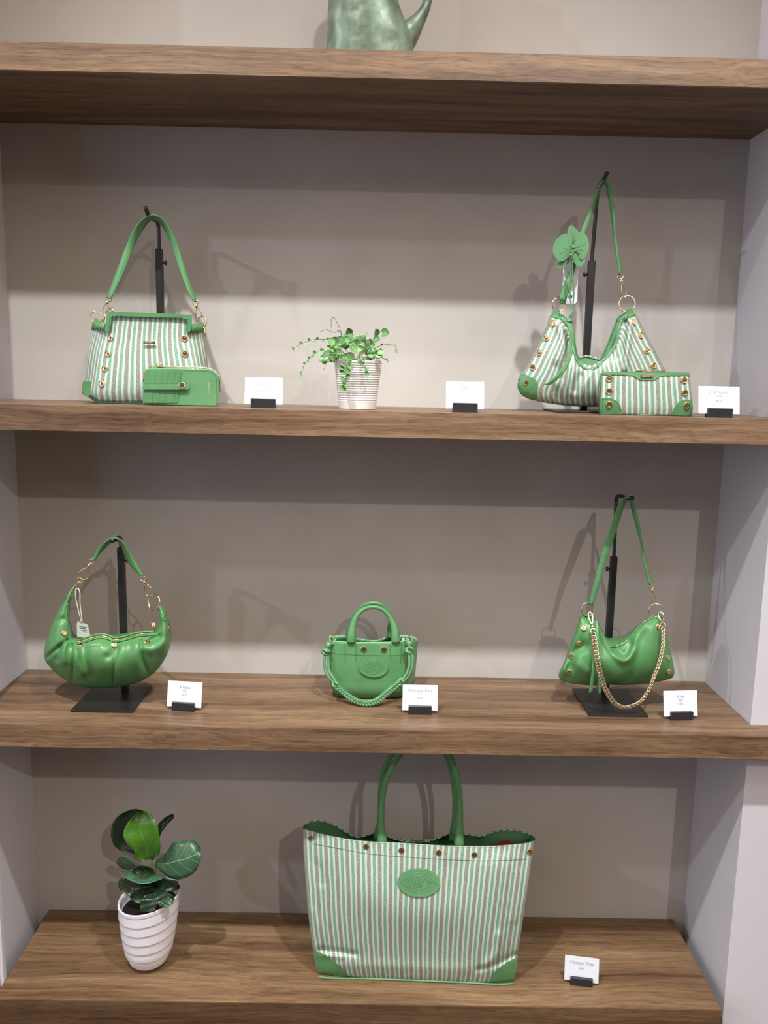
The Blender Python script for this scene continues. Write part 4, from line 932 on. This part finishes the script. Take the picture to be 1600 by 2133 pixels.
# ------------------------------------------------------------------ pleated crescent bag (middle shelf, left)
C4 = lambda pts: K(pts, 70, 1100, 4.324)
kb = thing('crescent_bag', 'pleated green leather crescent bag hanging from its stand on the middle shelf', 'handbag', (*at(226, 1432, -.175)[:2], Z3T), 'plain green leather handbags')
T = C4([(345, 590), (318, 700), (318, 820), (328, 940), (345, 1015), (400, 1035), (480, 1012), (570, 985), (640, 985), (740, 1015), (830, 1000), (930, 968), (1040, 955), (1105, 930), (1142, 860), (1128, 770), (1118, 715)])
B = C4([(300, 630), (262, 680), (212, 765), (160, 880), (115, 1010), (97, 1100), (100, 1180), (150, 1255), (230, 1330), (330, 1395), (450, 1430), (560, 1442), (700, 1440), (830, 1420), (950, 1385), (1040, 1340), (1110, 1280), (1170, 1200), (1215, 1110), (1240, 1000), (1237, 900), (1215, 810), (1185, 740), (1150, 700)])
Lc = C4([(345, 590), (325, 605), (300, 630)]); Rc = C4([(1118, 715), (1135, 700), (1150, 700)])
T2 = C4([(350, 590), (332, 700), (330, 800), (345, 880), (380, 965), (500, 962), (600, 960), (700, 958), (800, 950), (900, 934), (1000, 920), (1060, 914), (1090, 918), (1120, 880), (1142, 830), (1130, 770), (1120, 715)])
def dep(u, v):
    c = np.sin(np.pi * np.clip(u * .96 + .02, 0, 1)) ** .9
    return (.018 + .040 * c) * (np.clip(np.sin(np.pi * (.13 + .87 * v)), 0, 1) ** .62)
fo = [(C4([(300, 1010), (200, 1090), (105, 1170)]), 3.2, -.010), (C4([(352, 1050), (352, 1200), (345, 1400)]), 3.0, -.007), (C4([(770, 1035), (725, 1200), (710, 1420)]), 3.0, -.007), (C4([(968, 1010), (985, 1180), (1035, 1310)]), 3.0, -.008),
      (C4([(290, 1040), (268, 1130), (275, 1210)]), 6, .010), (C4([(240, 1080), (210, 1180)]), 7, -.006), (C4([(375, 1080), (390, 1200), (430, 1300)]), 8, .011), (C4([(450, 1090), (470, 1200), (520, 1330)]), 10, -.008), (C4([(600, 1080), (620, 1250)]), 16, .005),
      (C4([(740, 1080), (690, 1150), (660, 1160)]), 7, -.005), (C4([(1000, 1080), (1080, 1100), (1180, 1040)]), 9, .006), (C4([(1050, 1015), (1130, 975)]), 6, -.011), (C4([(205, 835), (265, 820)]), 6, -.005), (C4([(1150, 800), (1180, 950), (1160, 1100)]), 8, .005),
      (C4([(800, 1060), (790, 1200), (790, 1350)]), 9, .006), (C4([(920, 1050), (930, 1200), (980, 1330)]), 8, .006)]
o, sfk = hobo('body', T, B, Lc, Rc, -.172, dep, 130, 40, M['green_soft'], kb, fo, T2)
# pressed seams, zip, opening
for l in ([(352, 1052), (352, 1200), (345, 1398)], [(772, 1032), (725, 1200), (710, 1420)], [(968, 1010), (985, 1180), (1035, 1310)], [(298, 1012), (200, 1090), (105, 1172)]):
    tube('seam', [sfk.pt(*q, -.0002) for q in cr(C4(l), 30)], .0005, M['stitch'], kb, 5)
zl = cr(C4([(400, 1028), (480, 1004), (570, 977), (640, 976), (740, 1006), (830, 990), (930, 960), (1090, 948)]), 50)
tube('zip', [at(x, y, sfk.y(x, y + 3) + .006) for x, y in zl], .0014, M['gold'], kb, 6)
tube('zip_edge', [at(x, y + 3.5, sfk.y(x, y + 6) + .0006) for x, y in zl], .0016, M['green_soft'], kb, 6)
tube('zip_edge', [at(x, y - 4.2, sfk.y(x, y) + .018) for x, y in zl], .0020, M['green_soft'], kb, 6)
tube('left_piping', [sfk.pt(*q, .0004) for q in cr(C4([(302, 680), (292, 800), (298, 910), (318, 1000), (352, 1042)]), 24)], .0016, M['green_soft'], kb, 6)
for p in ((415, 1052), (722, 1055), (1020, 1028), (275, 942), (1217, 893)): stud(sfk, *C4([p])[0], kb, .0056, flat=.1)
text(kb, 'HAMMITT', .0042, sfk.pt(*C4([(565, 1050)])[0], .0008), (1, 0, .02), (0, .35, 1), M['print'], spacing=1.15)
band('horn_tab', C4([(345, 640, -.176), (335, 600, -.176), (345, 560, -.174), (372, 538, -.172)]), C4([(285, 668, -.186), (312, 610, -.184), (335, 570, -.180), (362, 532, -.176)]), .004, M['green_soft'], kb, 14)
band('ring_tab', C4([(1112, 715, -.180), (1126, 690, -.182), (1150, 690, -.182), (1170, 740, -.186), (1198, 800, -.190)]), C4([(1135, 740, -.186), (1128, 712, -.186), (1138, 720, -.187), (1150, 780, -.191), (1172, 832, -.194)]), .003, M['green_soft'], kb, 20)
patch('tab_end', C4([(1160, 760), (1190, 745), (1208, 800), (1180, 838), (1150, 800)]), sfk, kb, M['green_soft'], .0016, off=.002, step=3, smooth_outline=False)
torus('ring', at(*C4([(1086, 668)])[0], -.182), .0165, .0014, M['gold'], kb, (-.75, -1, .25), 1.0)
clip(*AT(C4([(525, 288, -.176), (432, 462, -.176)])), kb, .020); clip(*AT(C4([(978, 440, -.182), (1056, 612, -.182)])), kb, .018)
clip(*AT(C4([(425, 455, -.176), (358, 575, -.174)])), kb, .008)
tube('strap_end', AT(C4([(545, 270, -.176), (528, 290, -.176)])), .0022, M['green_soft'], kb, 8)
band('strap', C4([(536, 286, -.177), (560, 225, -.178), (605, 160, -.182), (660, 112, -.188), (705, 92, -.194), (760, 94, -.195), (810, 130, -.192), (850, 190, -.188), (890, 260, -.184), (935, 335, -.182), (968, 390, -.181), (986, 425, -.181)]),
     C4([(556, 290, -.175), (592, 240, -.173), (640, 185, -.168), (688, 138, -.163), (722, 116, -.160), (760, 122, -.160), (795, 170, -.163), (825, 250, -.168), (862, 320, -.173), (895, 368, -.177), (940, 410, -.180), (966, 438, -.181)]), .0032, M['green_soft'], kb, 50)
for q in ([(1066, 852), (1078, 900), (1092, 945)], [(1084, 850), (1096, 900), (1104, 940)]): tube('zip_pull', AT(C4(q), -.198), .0015, M['gold'], kb, 8)
kt = thing('price_tag', 'grey paper tag on a white string inside the crescent bag', 'tag', at(*C4([(448, 950)])[0], -.168))
patch('tag_card', C4([(398, 835), (432, 852), (486, 866), (514, 985), (392, 985), (388, 860)]), Flat(-.1685), kt, M['tag'], .0006, smooth_outline=False)
tube('string', AT(cr(C4([(430, 852, -.170), (405, 750, -.176), (378, 590, -.180), (388, 540, -.182), (405, 548, -.181), (418, 680, -.176), (438, 850, -.1695)]), 40)), .0010, M['string'], kt, 6)
for k, (x0, x1) in enumerate(((410, 480), (415, 470), (425, 480), (440, 482))): yy = 885 + k * 14; patch('print_line', C4([(x0, yy), (x1, yy + 6), (x1, yy + 11), (x0, yy + 5)]), Flat(-.1693), kt, M['ink_dark'], .0001, smooth_outline=False)

# ------------------------------------------------------------------ mini leather tote (middle shelf, centre)
C5 = lambda pts: K(pts, 640, 1230, 5.333)
mt = thing('mini_tote', 'mini green leather tote with knotted cord strap at the middle of the shelf', 'handbag', (*at(768, 1452, -.105)[:2], Z3T), 'plain green leather handbags')
def l5(FL, FR, FC, LM, RM, BL, BR, yf, yb):
    ym = (yf + yb) / 2
    return [C5([(*BL, yb), (*LM, ym), (*FL, yf)]), C5([(*FL, yf), (FL[0] + 40, FL[1] + (FC - FL[1]) * .35, yf - .004), ((FL[0] + FR[0]) / 2, FC, yf - .006), (FR[0] - 40, FR[1] + (FC - FR[1]) * .35, yf - .004), (*FR, yf)]),
            C5([(*FR, yf), (*RM, ym), (*BR, yb)]), C5([(*BR, yb), ((BL[0] + BR[0]) / 2, (BL[1] + BR[1]) / 2, yb + .004), (*BL, yb)])]
lv = [l5((345, 1180), (1035, 1178), 1200, (318, 1130), (1130, 1110), (420, 1080), (1120, 1070), -.130, -.062),
      l5((290, 1120), (1078, 1115), 1150, (276, 1070), (1165, 1050), (350, 1030), (1188, 1020), -.138, -.060),
      l5((262, 1000), (1098, 1000), 1010, (246, 960), (1172, 950), (300, 920), (1200, 930), -.139, -.060),
      l5((252, 860), (1108, 860), 862, (240, 830), (1178, 820), (270, 800), (1212, 800), -.136, -.062),
      l5((255, 700), (1108, 700), 705, (242, 670), (1172, 660), (255, 640), (1222, 660), -.132, -.066),
      l5((272, 562), (1100, 560), 578, (248, 536), (1140, 542), (245, 512), (1228, 556), -.128, -.070)]
lv[-1][3] = C5([(1228, 556, -.070), (1190, 522, -.070), (1100, 505, -.072), (1000, 508, -.074), (900, 512, -.078), (800, 552, -.083), (700, 556, -.083), (570, 538, -.080), (430, 510, -.074), (330, 508, -.072), (245, 512, -.070)])
lv[-1][2] = C5([(1100, 560, -.128), (1085, 556, -.118), (1100, 548, -.105), (1170, 560, -.092), (1228, 556, -.070)])
o, sf5, _ = loft4(lv, (12, 44, 14, 44), 'body', M['green'], mt, nv=30, zmin=Z3T)
md = o.modifiers.new('s', 'SOLIDIFY'); md.thickness = .0022; md.offset = -1
tube('rim_edge', AT(cr(lv[-1][1], 40)), .0012, M['stitch_light'], mt, 6); tube('rim_edge', AT(cr(lv[-1][3], 50)), .0012, M['stitch_light'], mt, 6)
stitches(sf5, [C5([(270, 700), (500, 715), (700, 722), (900, 724), (1090, 718)]), C5([(420, 585), (422, 800)]), C5([(545, 592), (538, 800)]), C5([(922, 595), (928, 795)]), C5([(1048, 590), (1038, 810)])], mt, M['stitch'], 3.0, 1.9, .0006, .0002)
for p in ((628, 650), (853, 653)): stud(sf5, *C5([p])[0], mt, .0060)
emblem(*C5([(735, 858)])[0], 30.5, 20, sf5, mt, .0034, .05, M['green'])
hp = cr(C5([(490, 570, -.134, 56), (494, 500, -.133, 54), (505, 410, -.130, 42), (535, 310, -.126, 33), (590, 235, -.122, 27), (650, 198, -.120, 25), (730, 184, -.119, 25), (810, 198, -.119, 25), (880, 245, -.120, 27), (935, 330, -.123, 33), (968, 420, -.127, 42), (980, 500, -.130, 52), (985, 575, -.133, 55)]), 60)
tube('handle', AT(hp[:, :3]), hp[:, 3] / 5.333 / 1060, M['green'], mt, 14)
hp = cr(C5([(470, 520, -.086, 40), (462, 460, -.088, 36), (490, 380, -.092, 33), (530, 280, -.098, 29), (580, 205, -.102, 25), (640, 160, -.106, 23), (720, 140, -.107, 23), (800, 150, -.106, 23), (870, 195, -.102, 25), (915, 270, -.098, 29), (930, 360, -.092, 33), (920, 450, -.088, 36), (925, 520, -.086, 40)]), 60)
tube('handle', AT(hp[:, :3]), hp[:, 3] / 5.333 / 1060, M['green'], mt, 14)
torus('ring', at(*C5([(285, 530)])[0], -.118), .0066, .0011, M['gold'], mt, (.4, -1, .7)); torus('ring', at(*C5([(1148, 528)])[0], -.110), .0060, .0011, M['gold'], mt, (-.4, -1, .7))
for side, (loop, col, kn, s1, s2) in enumerate((([(262, 580, -.134), (250, 530, -.126), (285, 512, -.12), (300, 560, -.128), (280, 600, -.136)], [(248, 575, -.138), (222, 640, -.142)], (206, 684),
        [(195, 720, -.146), (190, 800, -.148), (215, 920, -.152), (265, 990, -.156), (310, 1030, -.158)], [(228, 720, -.144), (238, 800, -.146), (240, 880, -.15), (275, 950, -.156), (325, 1020, -.160)]),
       ([(1105, 600, -.134), (1112, 530, -.124), (1140, 512, -.116), (1165, 560, -.124), (1160, 600, -.134)], [(1132, 560, -.136), (1136, 625, -.140)], (1138, 655),
        [(1125, 690, -.146), (1135, 760, -.15), (1130, 850, -.154), (1090, 950, -.158), (1050, 1000, -.160)], [(1160, 690, -.144), (1172, 760, -.148), (1160, 860, -.152), (1115, 960, -.156), (1062, 1015, -.160)]))):
    tube('cord', AT(cr(C5(loop), 20)), .0021, M['green_smooth'], mt, 8); tube('cord_sleeve', AT(C5(col)), .0052 if side == 0 else .006, M['green_smooth'], mt, 12)
    knot(at(*C5([kn])[0], -.146), .0086, .0026, mt, M['green_smooth'], 11 + side)
    tube('cord', AT(cr(C5(s1), 24)), .0029, M['green_smooth'], mt, 8); tube('cord', AT(cr(C5(s2), 24)), .0029, M['green_smooth'], mt, 8)
knot(at(*C5([(315, 1040)])[0], -.160), .0082, .0026, mt, M['green_smooth'], 21); knot(at(*C5([(1045, 1008)])[0], -.160), .0078, .0026, mt, M['green_smooth'], 22)
bp = AT(cr(C5([(332, 1065, -.162), (420, 1145, -.164), (510, 1210, -.172), (600, 1245, -.177), (690, 1250, -.179), (780, 1222, -.176), (870, 1150, -.169), (950, 1085, -.163), (1030, 1022, -.161)]), 180))
Tb = np.gradient(bp, axis=0); Tb /= np.linalg.norm(Tb, axis=1)[:, None]; Nb = np.cross(Tb, (0, 1, 0)); Nb /= np.linalg.norm(Nb, axis=1)[:, None]
s_ = np.linspace(0, 2 * math.pi * 8.5, 180)
for k in range(3):
    ph = s_ + 2 * math.pi * k / 3; Pk = bp + Nb * (.0042 * np.sin(ph))[:, None] + np.array([0, -1., 0]) * (.0026 * np.sin(2 * ph))[:, None]
    tube('braid_strand', Pk, .0027, M['green_smooth'], mt, 8)
box('paper_label', at(*C5([(1050, 572)])[0], -.104), at(*C5([(1050, 572)])[0], -.104) + (.006, .0005, .008), M['paper'], mt)

# ------------------------------------------------------------------ leather bag with chain strap (middle shelf, right)
C6 = lambda pts: K(pts, 1130, 1020, 4.265)
cb = thing('chain_bag', 'slouchy green leather bag with gold chain strap hanging on the right of the shelf', 'handbag', (*at(1287, 1427, -.15)[:2], Z3T), 'plain green leather handbags')
T = C6([(350, 1112), (400, 1145), (440, 1160), (485, 1180), (525, 1260), (575, 1345), (640, 1402), (700, 1385), (765, 1335), (830, 1248), (900, 1180), (985, 1135), (1040, 1118)])
B = C6([(335, 1125), (300, 1240), (240, 1400), (190, 1540), (145, 1635), (150, 1675), (205, 1708), (300, 1728), (420, 1738), (550, 1734), (700, 1736), (850, 1730), (980, 1716), (1090, 1692), (1158, 1668), (1172, 1635), (1165, 1560), (1140, 1440), (1110, 1310), (1082, 1205), (1060, 1120)])
Lc = C6([(350, 1112), (342, 1115), (335, 1125)]); Rc = C6([(1040, 1118), (1050, 1114), (1060, 1120)])
T2 = C6([(352, 1108), (410, 1125), (480, 1150), (530, 1240), (572, 1308), (640, 1308), (700, 1302), (770, 1262), (840, 1205), (890, 1165), (940, 1140), (990, 1122), (1040, 1112)])
def dep(u, v):
    c = np.sin(np.pi * np.clip(u, .03, .97)) ** .5
    return (.008 + .038 * c) * (np.clip(np.sin(np.pi * (.10 + .88 * v)), 0, 1) ** .55)
fo = [(C6([(490, 1190), (550, 1320), (630, 1450), (730, 1520), (800, 1450), (850, 1310), (905, 1200)]), 8, .010), (C6([(650, 1430), (735, 1462), (785, 1380)]), 9, -.007), (C6([(900, 1200), (845, 1380), (822, 1530), (796, 1640), (720, 1720)]), 8, -.006),
      (C6([(360, 1390), (285, 1450), (255, 1560)]), 11, -.010), (C6([(330, 1240), (240, 1420), (180, 1600)]), 9, .006), (C6([(240, 1500), (235, 1680)]), 6, -.005),
      (C6([(320, 1560), (400, 1620)]), 12, .006), (C6([(560, 1520), (640, 1690)]), 20, .006), (C6([(960, 1250), (960, 1650)]), 20, .006), (C6([(430, 1220), (450, 1500)]), 14, .005)]
o, sf6 = hobo('body', T, B, Lc, Rc, -.150, dep, 120, 40, M['green_soft'], cb, fo, T2)
zl = cr(C6([(600, 1398), (680, 1388), (760, 1335), (830, 1246), (900, 1178), (990, 1133)]), 40)
tube('zip_edge', [at(x, y, sf6.y(x, y + 2) + .001) for x, y in zl], .0014, M['green_soft'], cb, 6)
zz = zl[8:22]; tube('zip', [at(x, y - 1.5, sf6.y(x, y + 2) + .005) for x, y in zl], .0013, M['gold'], cb, 6)
for p in ((368, 1228), (324, 1362), (258, 1475), (236, 1618), (1025, 1215), (1113, 1487), (1126, 1615)): stud(sf6, *C6([p])[0], cb, .0057, flat=.25)
for a in ([(355, 1098), (410, 1098), (425, 1145), (400, 1150), (340, 1118)], [(1000, 1105), (1040, 1095), (1062, 1120), (1050, 1140), (1000, 1140)]): patch('ring_tab', C6(a), Flat(-.154), cb, M['green_soft'], .006, smooth_outline=False, step=4)
torus('ring', at(*C6([(408, 1062)])[0], -.160), .0143, .0013, M['gold'], cb, (.25, -1, .1)); torus('ring', at(*C6([(1014, 1072)])[0], -.160), .0150, .0014, M['gold_pale'], cb, (-.15, -1, .1), .85)
band('strap', C6([(402, 1022, -.162), (420, 960, -.162), (455, 830, -.162), (500, 660, -.161), (545, 500, -.160), (600, 340, -.158), (655, 180, -.158), (700, 90, -.162), (740, 64, -.166), (780, 68, -.166), (812, 110, -.161), (835, 200, -.157), (868, 330, -.155), (890, 480, -.153), (915, 620, -.152), (945, 730, -.152), (982, 835, -.152)]),
     C6([(456, 1032, -.166), (470, 970, -.166), (510, 840, -.165), (552, 680, -.163), (608, 520, -.158), (652, 380, -.152), (698, 240, -.146), (730, 140, -.140), (752, 95, -.137), (768, 88, -.137), (782, 125, -.139), (805, 220, -.144), (842, 370, -.149), (875, 500, -.154), (898, 630, -.157), (925, 740, -.158), (948, 850, -.158)]), .0030, M['green'], cb, 70)
stitches(Flat(-.1668), [C6([(414, 1000), (470, 820), (512, 660), (555, 510)]), C6([(446, 1010), (502, 830), (543, 680), (596, 520)])], cb, M['stitch'], 3.0, 1.9)
clip(*AT(C6([(966, 845, -.156), (1002, 1015, -.160)])), cb, .008, M['gold_pale'])
clip(*AT(C6([(455, 1265, -.196), (420, 1085, -.168)])), cb, .009, M['gold_pale']); clip(*AT(C6([(1072, 1215, -.190), (1046, 1085, -.168)])), cb, .012, M['gold_pale'])
for A_, B_ in (([(472, 1160, -.190), (480, 1300, -.207), (492, 1500, -.214), (495, 1650, -.212), (498, 1822, -.205)], [(492, 1160, -.190), (502, 1300, -.207), (512, 1500, -.214), (520, 1650, -.212), (526, 1800, -.205)]), ([(462, 1180, -.187), (455, 1400, -.203), (438, 1600, -.209), (410, 1812, -.203)], [(478, 1180, -.187), (474, 1400, -.203), (462, 1600, -.209), (446, 1796, -.203)])):
    band('zip_tassel', C6(A_), C6(B_), .0018, M['green'], cb, 30)
ch = cr(C6([(452, 1275, -.200), (468, 1380, -.209), (482, 1480, -.215), (505, 1600, -.216), (535, 1715, -.212), (590, 1830, -.206), (650, 1905, -.203), (720, 1935, -.202), (790, 1922, -.202), (870, 1880, -.203), (940, 1785, -.207), (990, 1660, -.211), (1045, 1510, -.210), (1072, 1370, -.202), (1072, 1225, -.192)]), 400, metric=2)
P = AT(ch); dd = np.r_[0, np.cumsum(np.linalg.norm(np.diff(P, axis=0), axis=1))]; nl = int(dd[-1] / .0072)
chain = bpy.data.objects.new('chain_strap', None); COL.objects.link(chain); chain.parent = cb; chain.empty_display_size = .01
a = np.linspace(0, 2 * math.pi, 16, endpoint=False)
v, f = tube_geo([(.0061 * math.cos(t), .0050 * math.sin(t), .0010 * math.sin(2 * t)) for t in a], .00128, 7, closed=True)
lm = bpy.data.meshes.new('link'); lm.from_pydata(v.tolist(), [], f); lm.update(); lm.polygons.foreach_set('use_smooth', [True] * len(lm.polygons)); lm.materials.append(M['gold_pale'])
for k in range(nl):
    s0 = (k + .5) * dd[-1] / nl; p = np.array([np.interp(s0, dd, P[:, j]) for j in range(3)]); q = np.array([np.interp(min(dd[-1], s0 + .003), dd, P[:, j]) for j in range(3)]); t = Vector(q - p).normalized()
    n = Vector((0, -1, 0)); n = (n - t * n.dot(t)).normalized(); n = Matrix.Rotation(math.radians(38), 3, t) @ n; bb = n.cross(t)
    o = bpy.data.objects.new('link', lm); COL.objects.link(o); o.parent = chain; o.location = Vector(p - base_of(cb)); o.rotation_euler = Matrix((t, bb, n)).transposed().to_euler()

# ------------------------------------------------------------------ large striped tote on the plinth
C7 = lambda pts: K(pts, 600, 1560, 2.963)
lt = thing('large_tote', 'large striped open tote with green leather corners on the low plinth', 'handbag', (*at(868, 2040, -.15)[:2], Z4T), 'striped woven handbags')
def l7(FL, FR, fcs, LM, RM, BL, BR, yf, yb):
    ym = (yf + yb) / 2; n = len(fcs); tw = lambda x: .004 - .016 * min(1, max(0, (x - FL[0]) / (FR[0] - FL[0])))   # the bag stands turned a little
    return [C7([(*BL, yb), (*LM, ym), (*FL, yf + .006 + tw(FL[0]))]), C7([(*FL, yf + .006 + tw(FL[0]))] + [(x, y, yf + tw(x) - .006 * math.sin(math.pi * min(1, max(0, (x - FL[0]) / (FR[0] - FL[0])))) ** .6) for x, y in fcs] + [(*FR, yf + .006 + tw(FR[0]))]),
            C7([(*FR, yf + .006 + tw(FR[0])), (*RM, ym), (*BR, yb)]), C7([(*BR, yb), ((BL[0] + BR[0]) / 2, (BL[1] + BR[1]) / 2, yb + .004), (*BL, yb)])]
lv = [l7((196, 1408), (1384, 1446), [(400, 1414), (700, 1424), (1000, 1438), (1250, 1450)], (185, 1290), (1398, 1325), (240, 1180), (1360, 1200), -.205, -.095),
      l7((180, 1372), (1400, 1405), [(400, 1385), (700, 1395), (1000, 1410), (1250, 1420)], (176, 1258), (1404, 1290), (232, 1140), (1372, 1160), -.2095, -.092),
      l7((155, 1245), (1418, 1275), [(400, 1250), (700, 1262), (1000, 1275), (1250, 1280)], (152, 1130), (1424, 1150), (215, 1030), (1395, 1050), -.2135, -.092),
      l7((128, 1050), (1448, 1070), [(400, 1060), (700, 1070), (1000, 1075), (1250, 1078)], (124, 950), (1455, 970), (180, 870), (1425, 890), -.2145, -.094),
      l7((113, 850), (1478, 870), [(400, 865), (700, 875), (1000, 880), (1250, 880)], (108, 770), (1484, 785), (145, 700), (1458, 715), -.2085, -.096),
      l7((100, 670), (1502, 690), [(300, 690), (700, 710), (1000, 718), (1300, 712)], (95, 600), (1508, 620), (112, 550), (1486, 575), -.197, -.098),
      l7((94, 495), (1520, 566), [(300, 545), (480, 570), (700, 580), (930, 595), (1090, 600), (1250, 600), (1400, 590), (1490, 577)], (93, 487), (1524, 552), (96, 478), (1505, 532), -.184, -.100)]
lv[-1][3] = C7([(1505, 532, -.100), (1430, 508, -.092), (1340, 500, -.090), (1265, 514, -.094), (1190, 540, -.100), (1100, 527, -.100), (1010, 524, -.100), (930, 550, -.106), (860, 572, -.110), (740, 572, -.112), (640, 552, -.108), (560, 515, -.102), (485, 536, -.102), (420, 545, -.106), (360, 515, -.102), (280, 468, -.094), (200, 443, -.090), (130, 452, -.092), (96, 478, -.100)])
lv[-1][2] = C7([(1520, 566, -.190), (1526, 555, -.155), (1522, 545, -.13), (1505, 532, -.100)])
rip = random.Random(4); phs = [(rip.uniform(0, 6), rip.uniform(.02, .05), rip.uniform(-.012, .012), rip.uniform(.0004, .0011)) for _ in range(7)]
def disp7(px, py):
    d = 0 * px
    for ph, k, kk, a_ in phs: d += a_ * np.sin(px * k + py * kk + ph)
    for poly, wd, am in ((C7([(190, 1238), (300, 1250), (420, 1268)]), 5, -.006), (C7([(200, 1270), (330, 1285)]), 5, .004), (C7([(1170, 1365), (1280, 1330), (1400, 1270)]), 5, -.007), (C7([(1230, 1335), (1290, 1250), (1300, 1150)]), 9, .006), (C7([(110, 650), (180, 720), (210, 830)]), 7, -.004), (C7([(150, 1000), (200, 1150), (190, 1230)]), 8, .004), (C7([(1440, 760), (1430, 900), (1400, 1050)]), 9, .004), (C7([(500, 900), (700, 1000), (1000, 1000)]), 45, .006), (C7([(300, 1330), (700, 1350), (1100, 1370)]), 12, .0025)):
        d += ridge(px, py, poly, wd, am)
    w_ = np.clip((2036 - py) / 25, 0, 1) * np.clip((py - 1765) / 40, .15, 1) * np.clip((px - 640) / 25, 0, 1) * np.clip((1100 - px) / 25, 0, 1); return d * w_
o, sf7, Ct = loft4(lv, (14, 130, 14, 120), 'body', M['stripe'], lt, disp7, nv=70, zmin=Z4T)
# lining: the same shell a little inside
Cn = Ct.copy(); W7 = AT(Cn[6:].reshape(-1, 3)); mid = np.array([W7[:, 0].mean(), -.145, 0]); W7[:, 0] += (mid[0] - W7[:, 0]) * .006; W7[:, 1] += np.sign(mid[1] - W7[:, 1]) * .0014; W7[:, 2] = np.maximum(W7[:, 2], Z4T + .004)
n7 = 14 + 130 + 14 + 120; mesh_obj('lining', W7, grid_faces(64, n7, True), M['lining'], lt)
tf = cr(lv[-1][1], 90); tb = cr(lv[-1][3], 110)
stitches(sf7, [[(x, y + 1.5) for x, y, _ in tf[2:-2:8]]], lt, M['edge_dash'], 6.5, 4.2, .0006)
parts = []; Pb = AT(tb)
for k in range(0, 106, 3): parts.append(tube_geo(Pb[k:k + 3] + (0, -.001, .0004), .0009, 5))
v, f = join(parts); mesh_obj('back_rim_stitching', v, f, M['edge_dash'], lt, kind='stuff')
tube('back_rim', Pb, .0012, M['lining'], lt, 6)
stitches(sf7, [C7([(150, 585), (300, 612), (480, 645), (700, 665), (930, 680), (1150, 690), (1300, 690), (1470, 680)])], lt, M['stitch'], 4.2, 2.8, .0005)
for p, fl_ in (((141, 546), .15), ((482, 601), .5), ((700, 624), .4), ((930, 638), .5), ((1150, 652), .5), ((1491, 631), .3)): stud(sf7, *C7([p])[0], lt, .0062, flat=fl_)
patch('corner_patch', C7([(158, 1242), (215, 1262), (280, 1310), (335, 1355), (362, 1410), (198, 1408), (182, 1376)]), sf7, lt, M['green'], .0016, step=6, zmin=Z4T + .0005, smooth_outline=False)
patch('corner_patch', C7([(1412, 1284), (1355, 1315), (1300, 1355), (1255, 1400), (1238, 1446), (1380, 1448), (1398, 1405)]), sf7, lt, M['green'], .0016, step=6, zmin=Z4T + .0005, smooth_outline=False)
tube('base_piping', [atz(*q, Z4T + .0024) for q in cr(C7([(186, 1406), (230, 1413), (480, 1418), (800, 1430), (1100, 1443), (1340, 1453), (1390, 1448)]), 50)], .0021, M['green_smooth'], lt, 8)
emblem(*C7([(808, 826)])[0], 44.5, 30.5, sf7, lt, .0026, .04)
def h7(pts, name='handle'):
    P = cr(pts, 70, metric=2); return tube(name, AT(P[:, :3]), P[:, 3] / 1020, M['green'], lt, 12)
CH = lambda pts: [(760 + p[0] / 6.667, 1560 + p[1] / 6.667, p[2], p[3] / 6.667) for p in pts]
h7(CH([(238, 1330, -.180, 78), (240, 1240, -.178, 72), (234, 1120, -.178, 50), (232, 980, -.178, 42), (236, 800, -.178, 41), (258, 600, -.178, 40), (308, 400, -.178, 40), (390, 230, -.178, 40), (500, 60, -.178, 40), (620, -100, -.178, 40), (760, -205, -.178, 40), (840, -222, -.178, 40), (920, -205, -.178, 40), (1050, -100, -.178, 40), (1160, 50, -.178, 40), (1235, 240, -.178, 40), (1290, 450, -.178, 40), (1320, 700, -.178, 40), (1325, 950, -.178, 42), (1318, 1130, -.178, 52), (1312, 1260, -.178, 70), (1312, 1350, -.180, 74)]))
h7(CH([(170, 1260, -.112, 55), (172, 1150, -.114, 45), (205, 1000, -.118, 36), (214, 800, -.12, 36), (216, 600, -.122, 36), (235, 420, -.124, 36), (290, 250, -.126, 36), (390, 60, -.128, 36), (520, -80, -.13, 36), (680, -180, -.13, 36), (800, -205, -.13, 36), (920, -180, -.13, 36), (1060, -50, -.128, 36), (1150, 130, -.126, 36), (1215, 340, -.124, 36), (1245, 600, -.122, 36), (1250, 850, -.12, 36), (1235, 1050, -.118, 38), (1215, 1180, -.114, 48), (1220, 1270, -.112, 56)]))
patch('handle_tab', CH_ := [(760 + x / 6.667, 1560 + y / 6.667) for x, y in ((1235, 1000), (1275, 985), (1290, 1060), (1250, 1190), (1185, 1170))], Flat(-.125), lt, M['green'], .002, smooth_outline=False, step=4)
patch('inner_pocket', C7([(1262, 597), (1300, 578), (1350, 560), (1400, 580), (1440, 592), (1400, 615), (1300, 615)]), Flat(-.108), lt, M['red_dark'], .002)
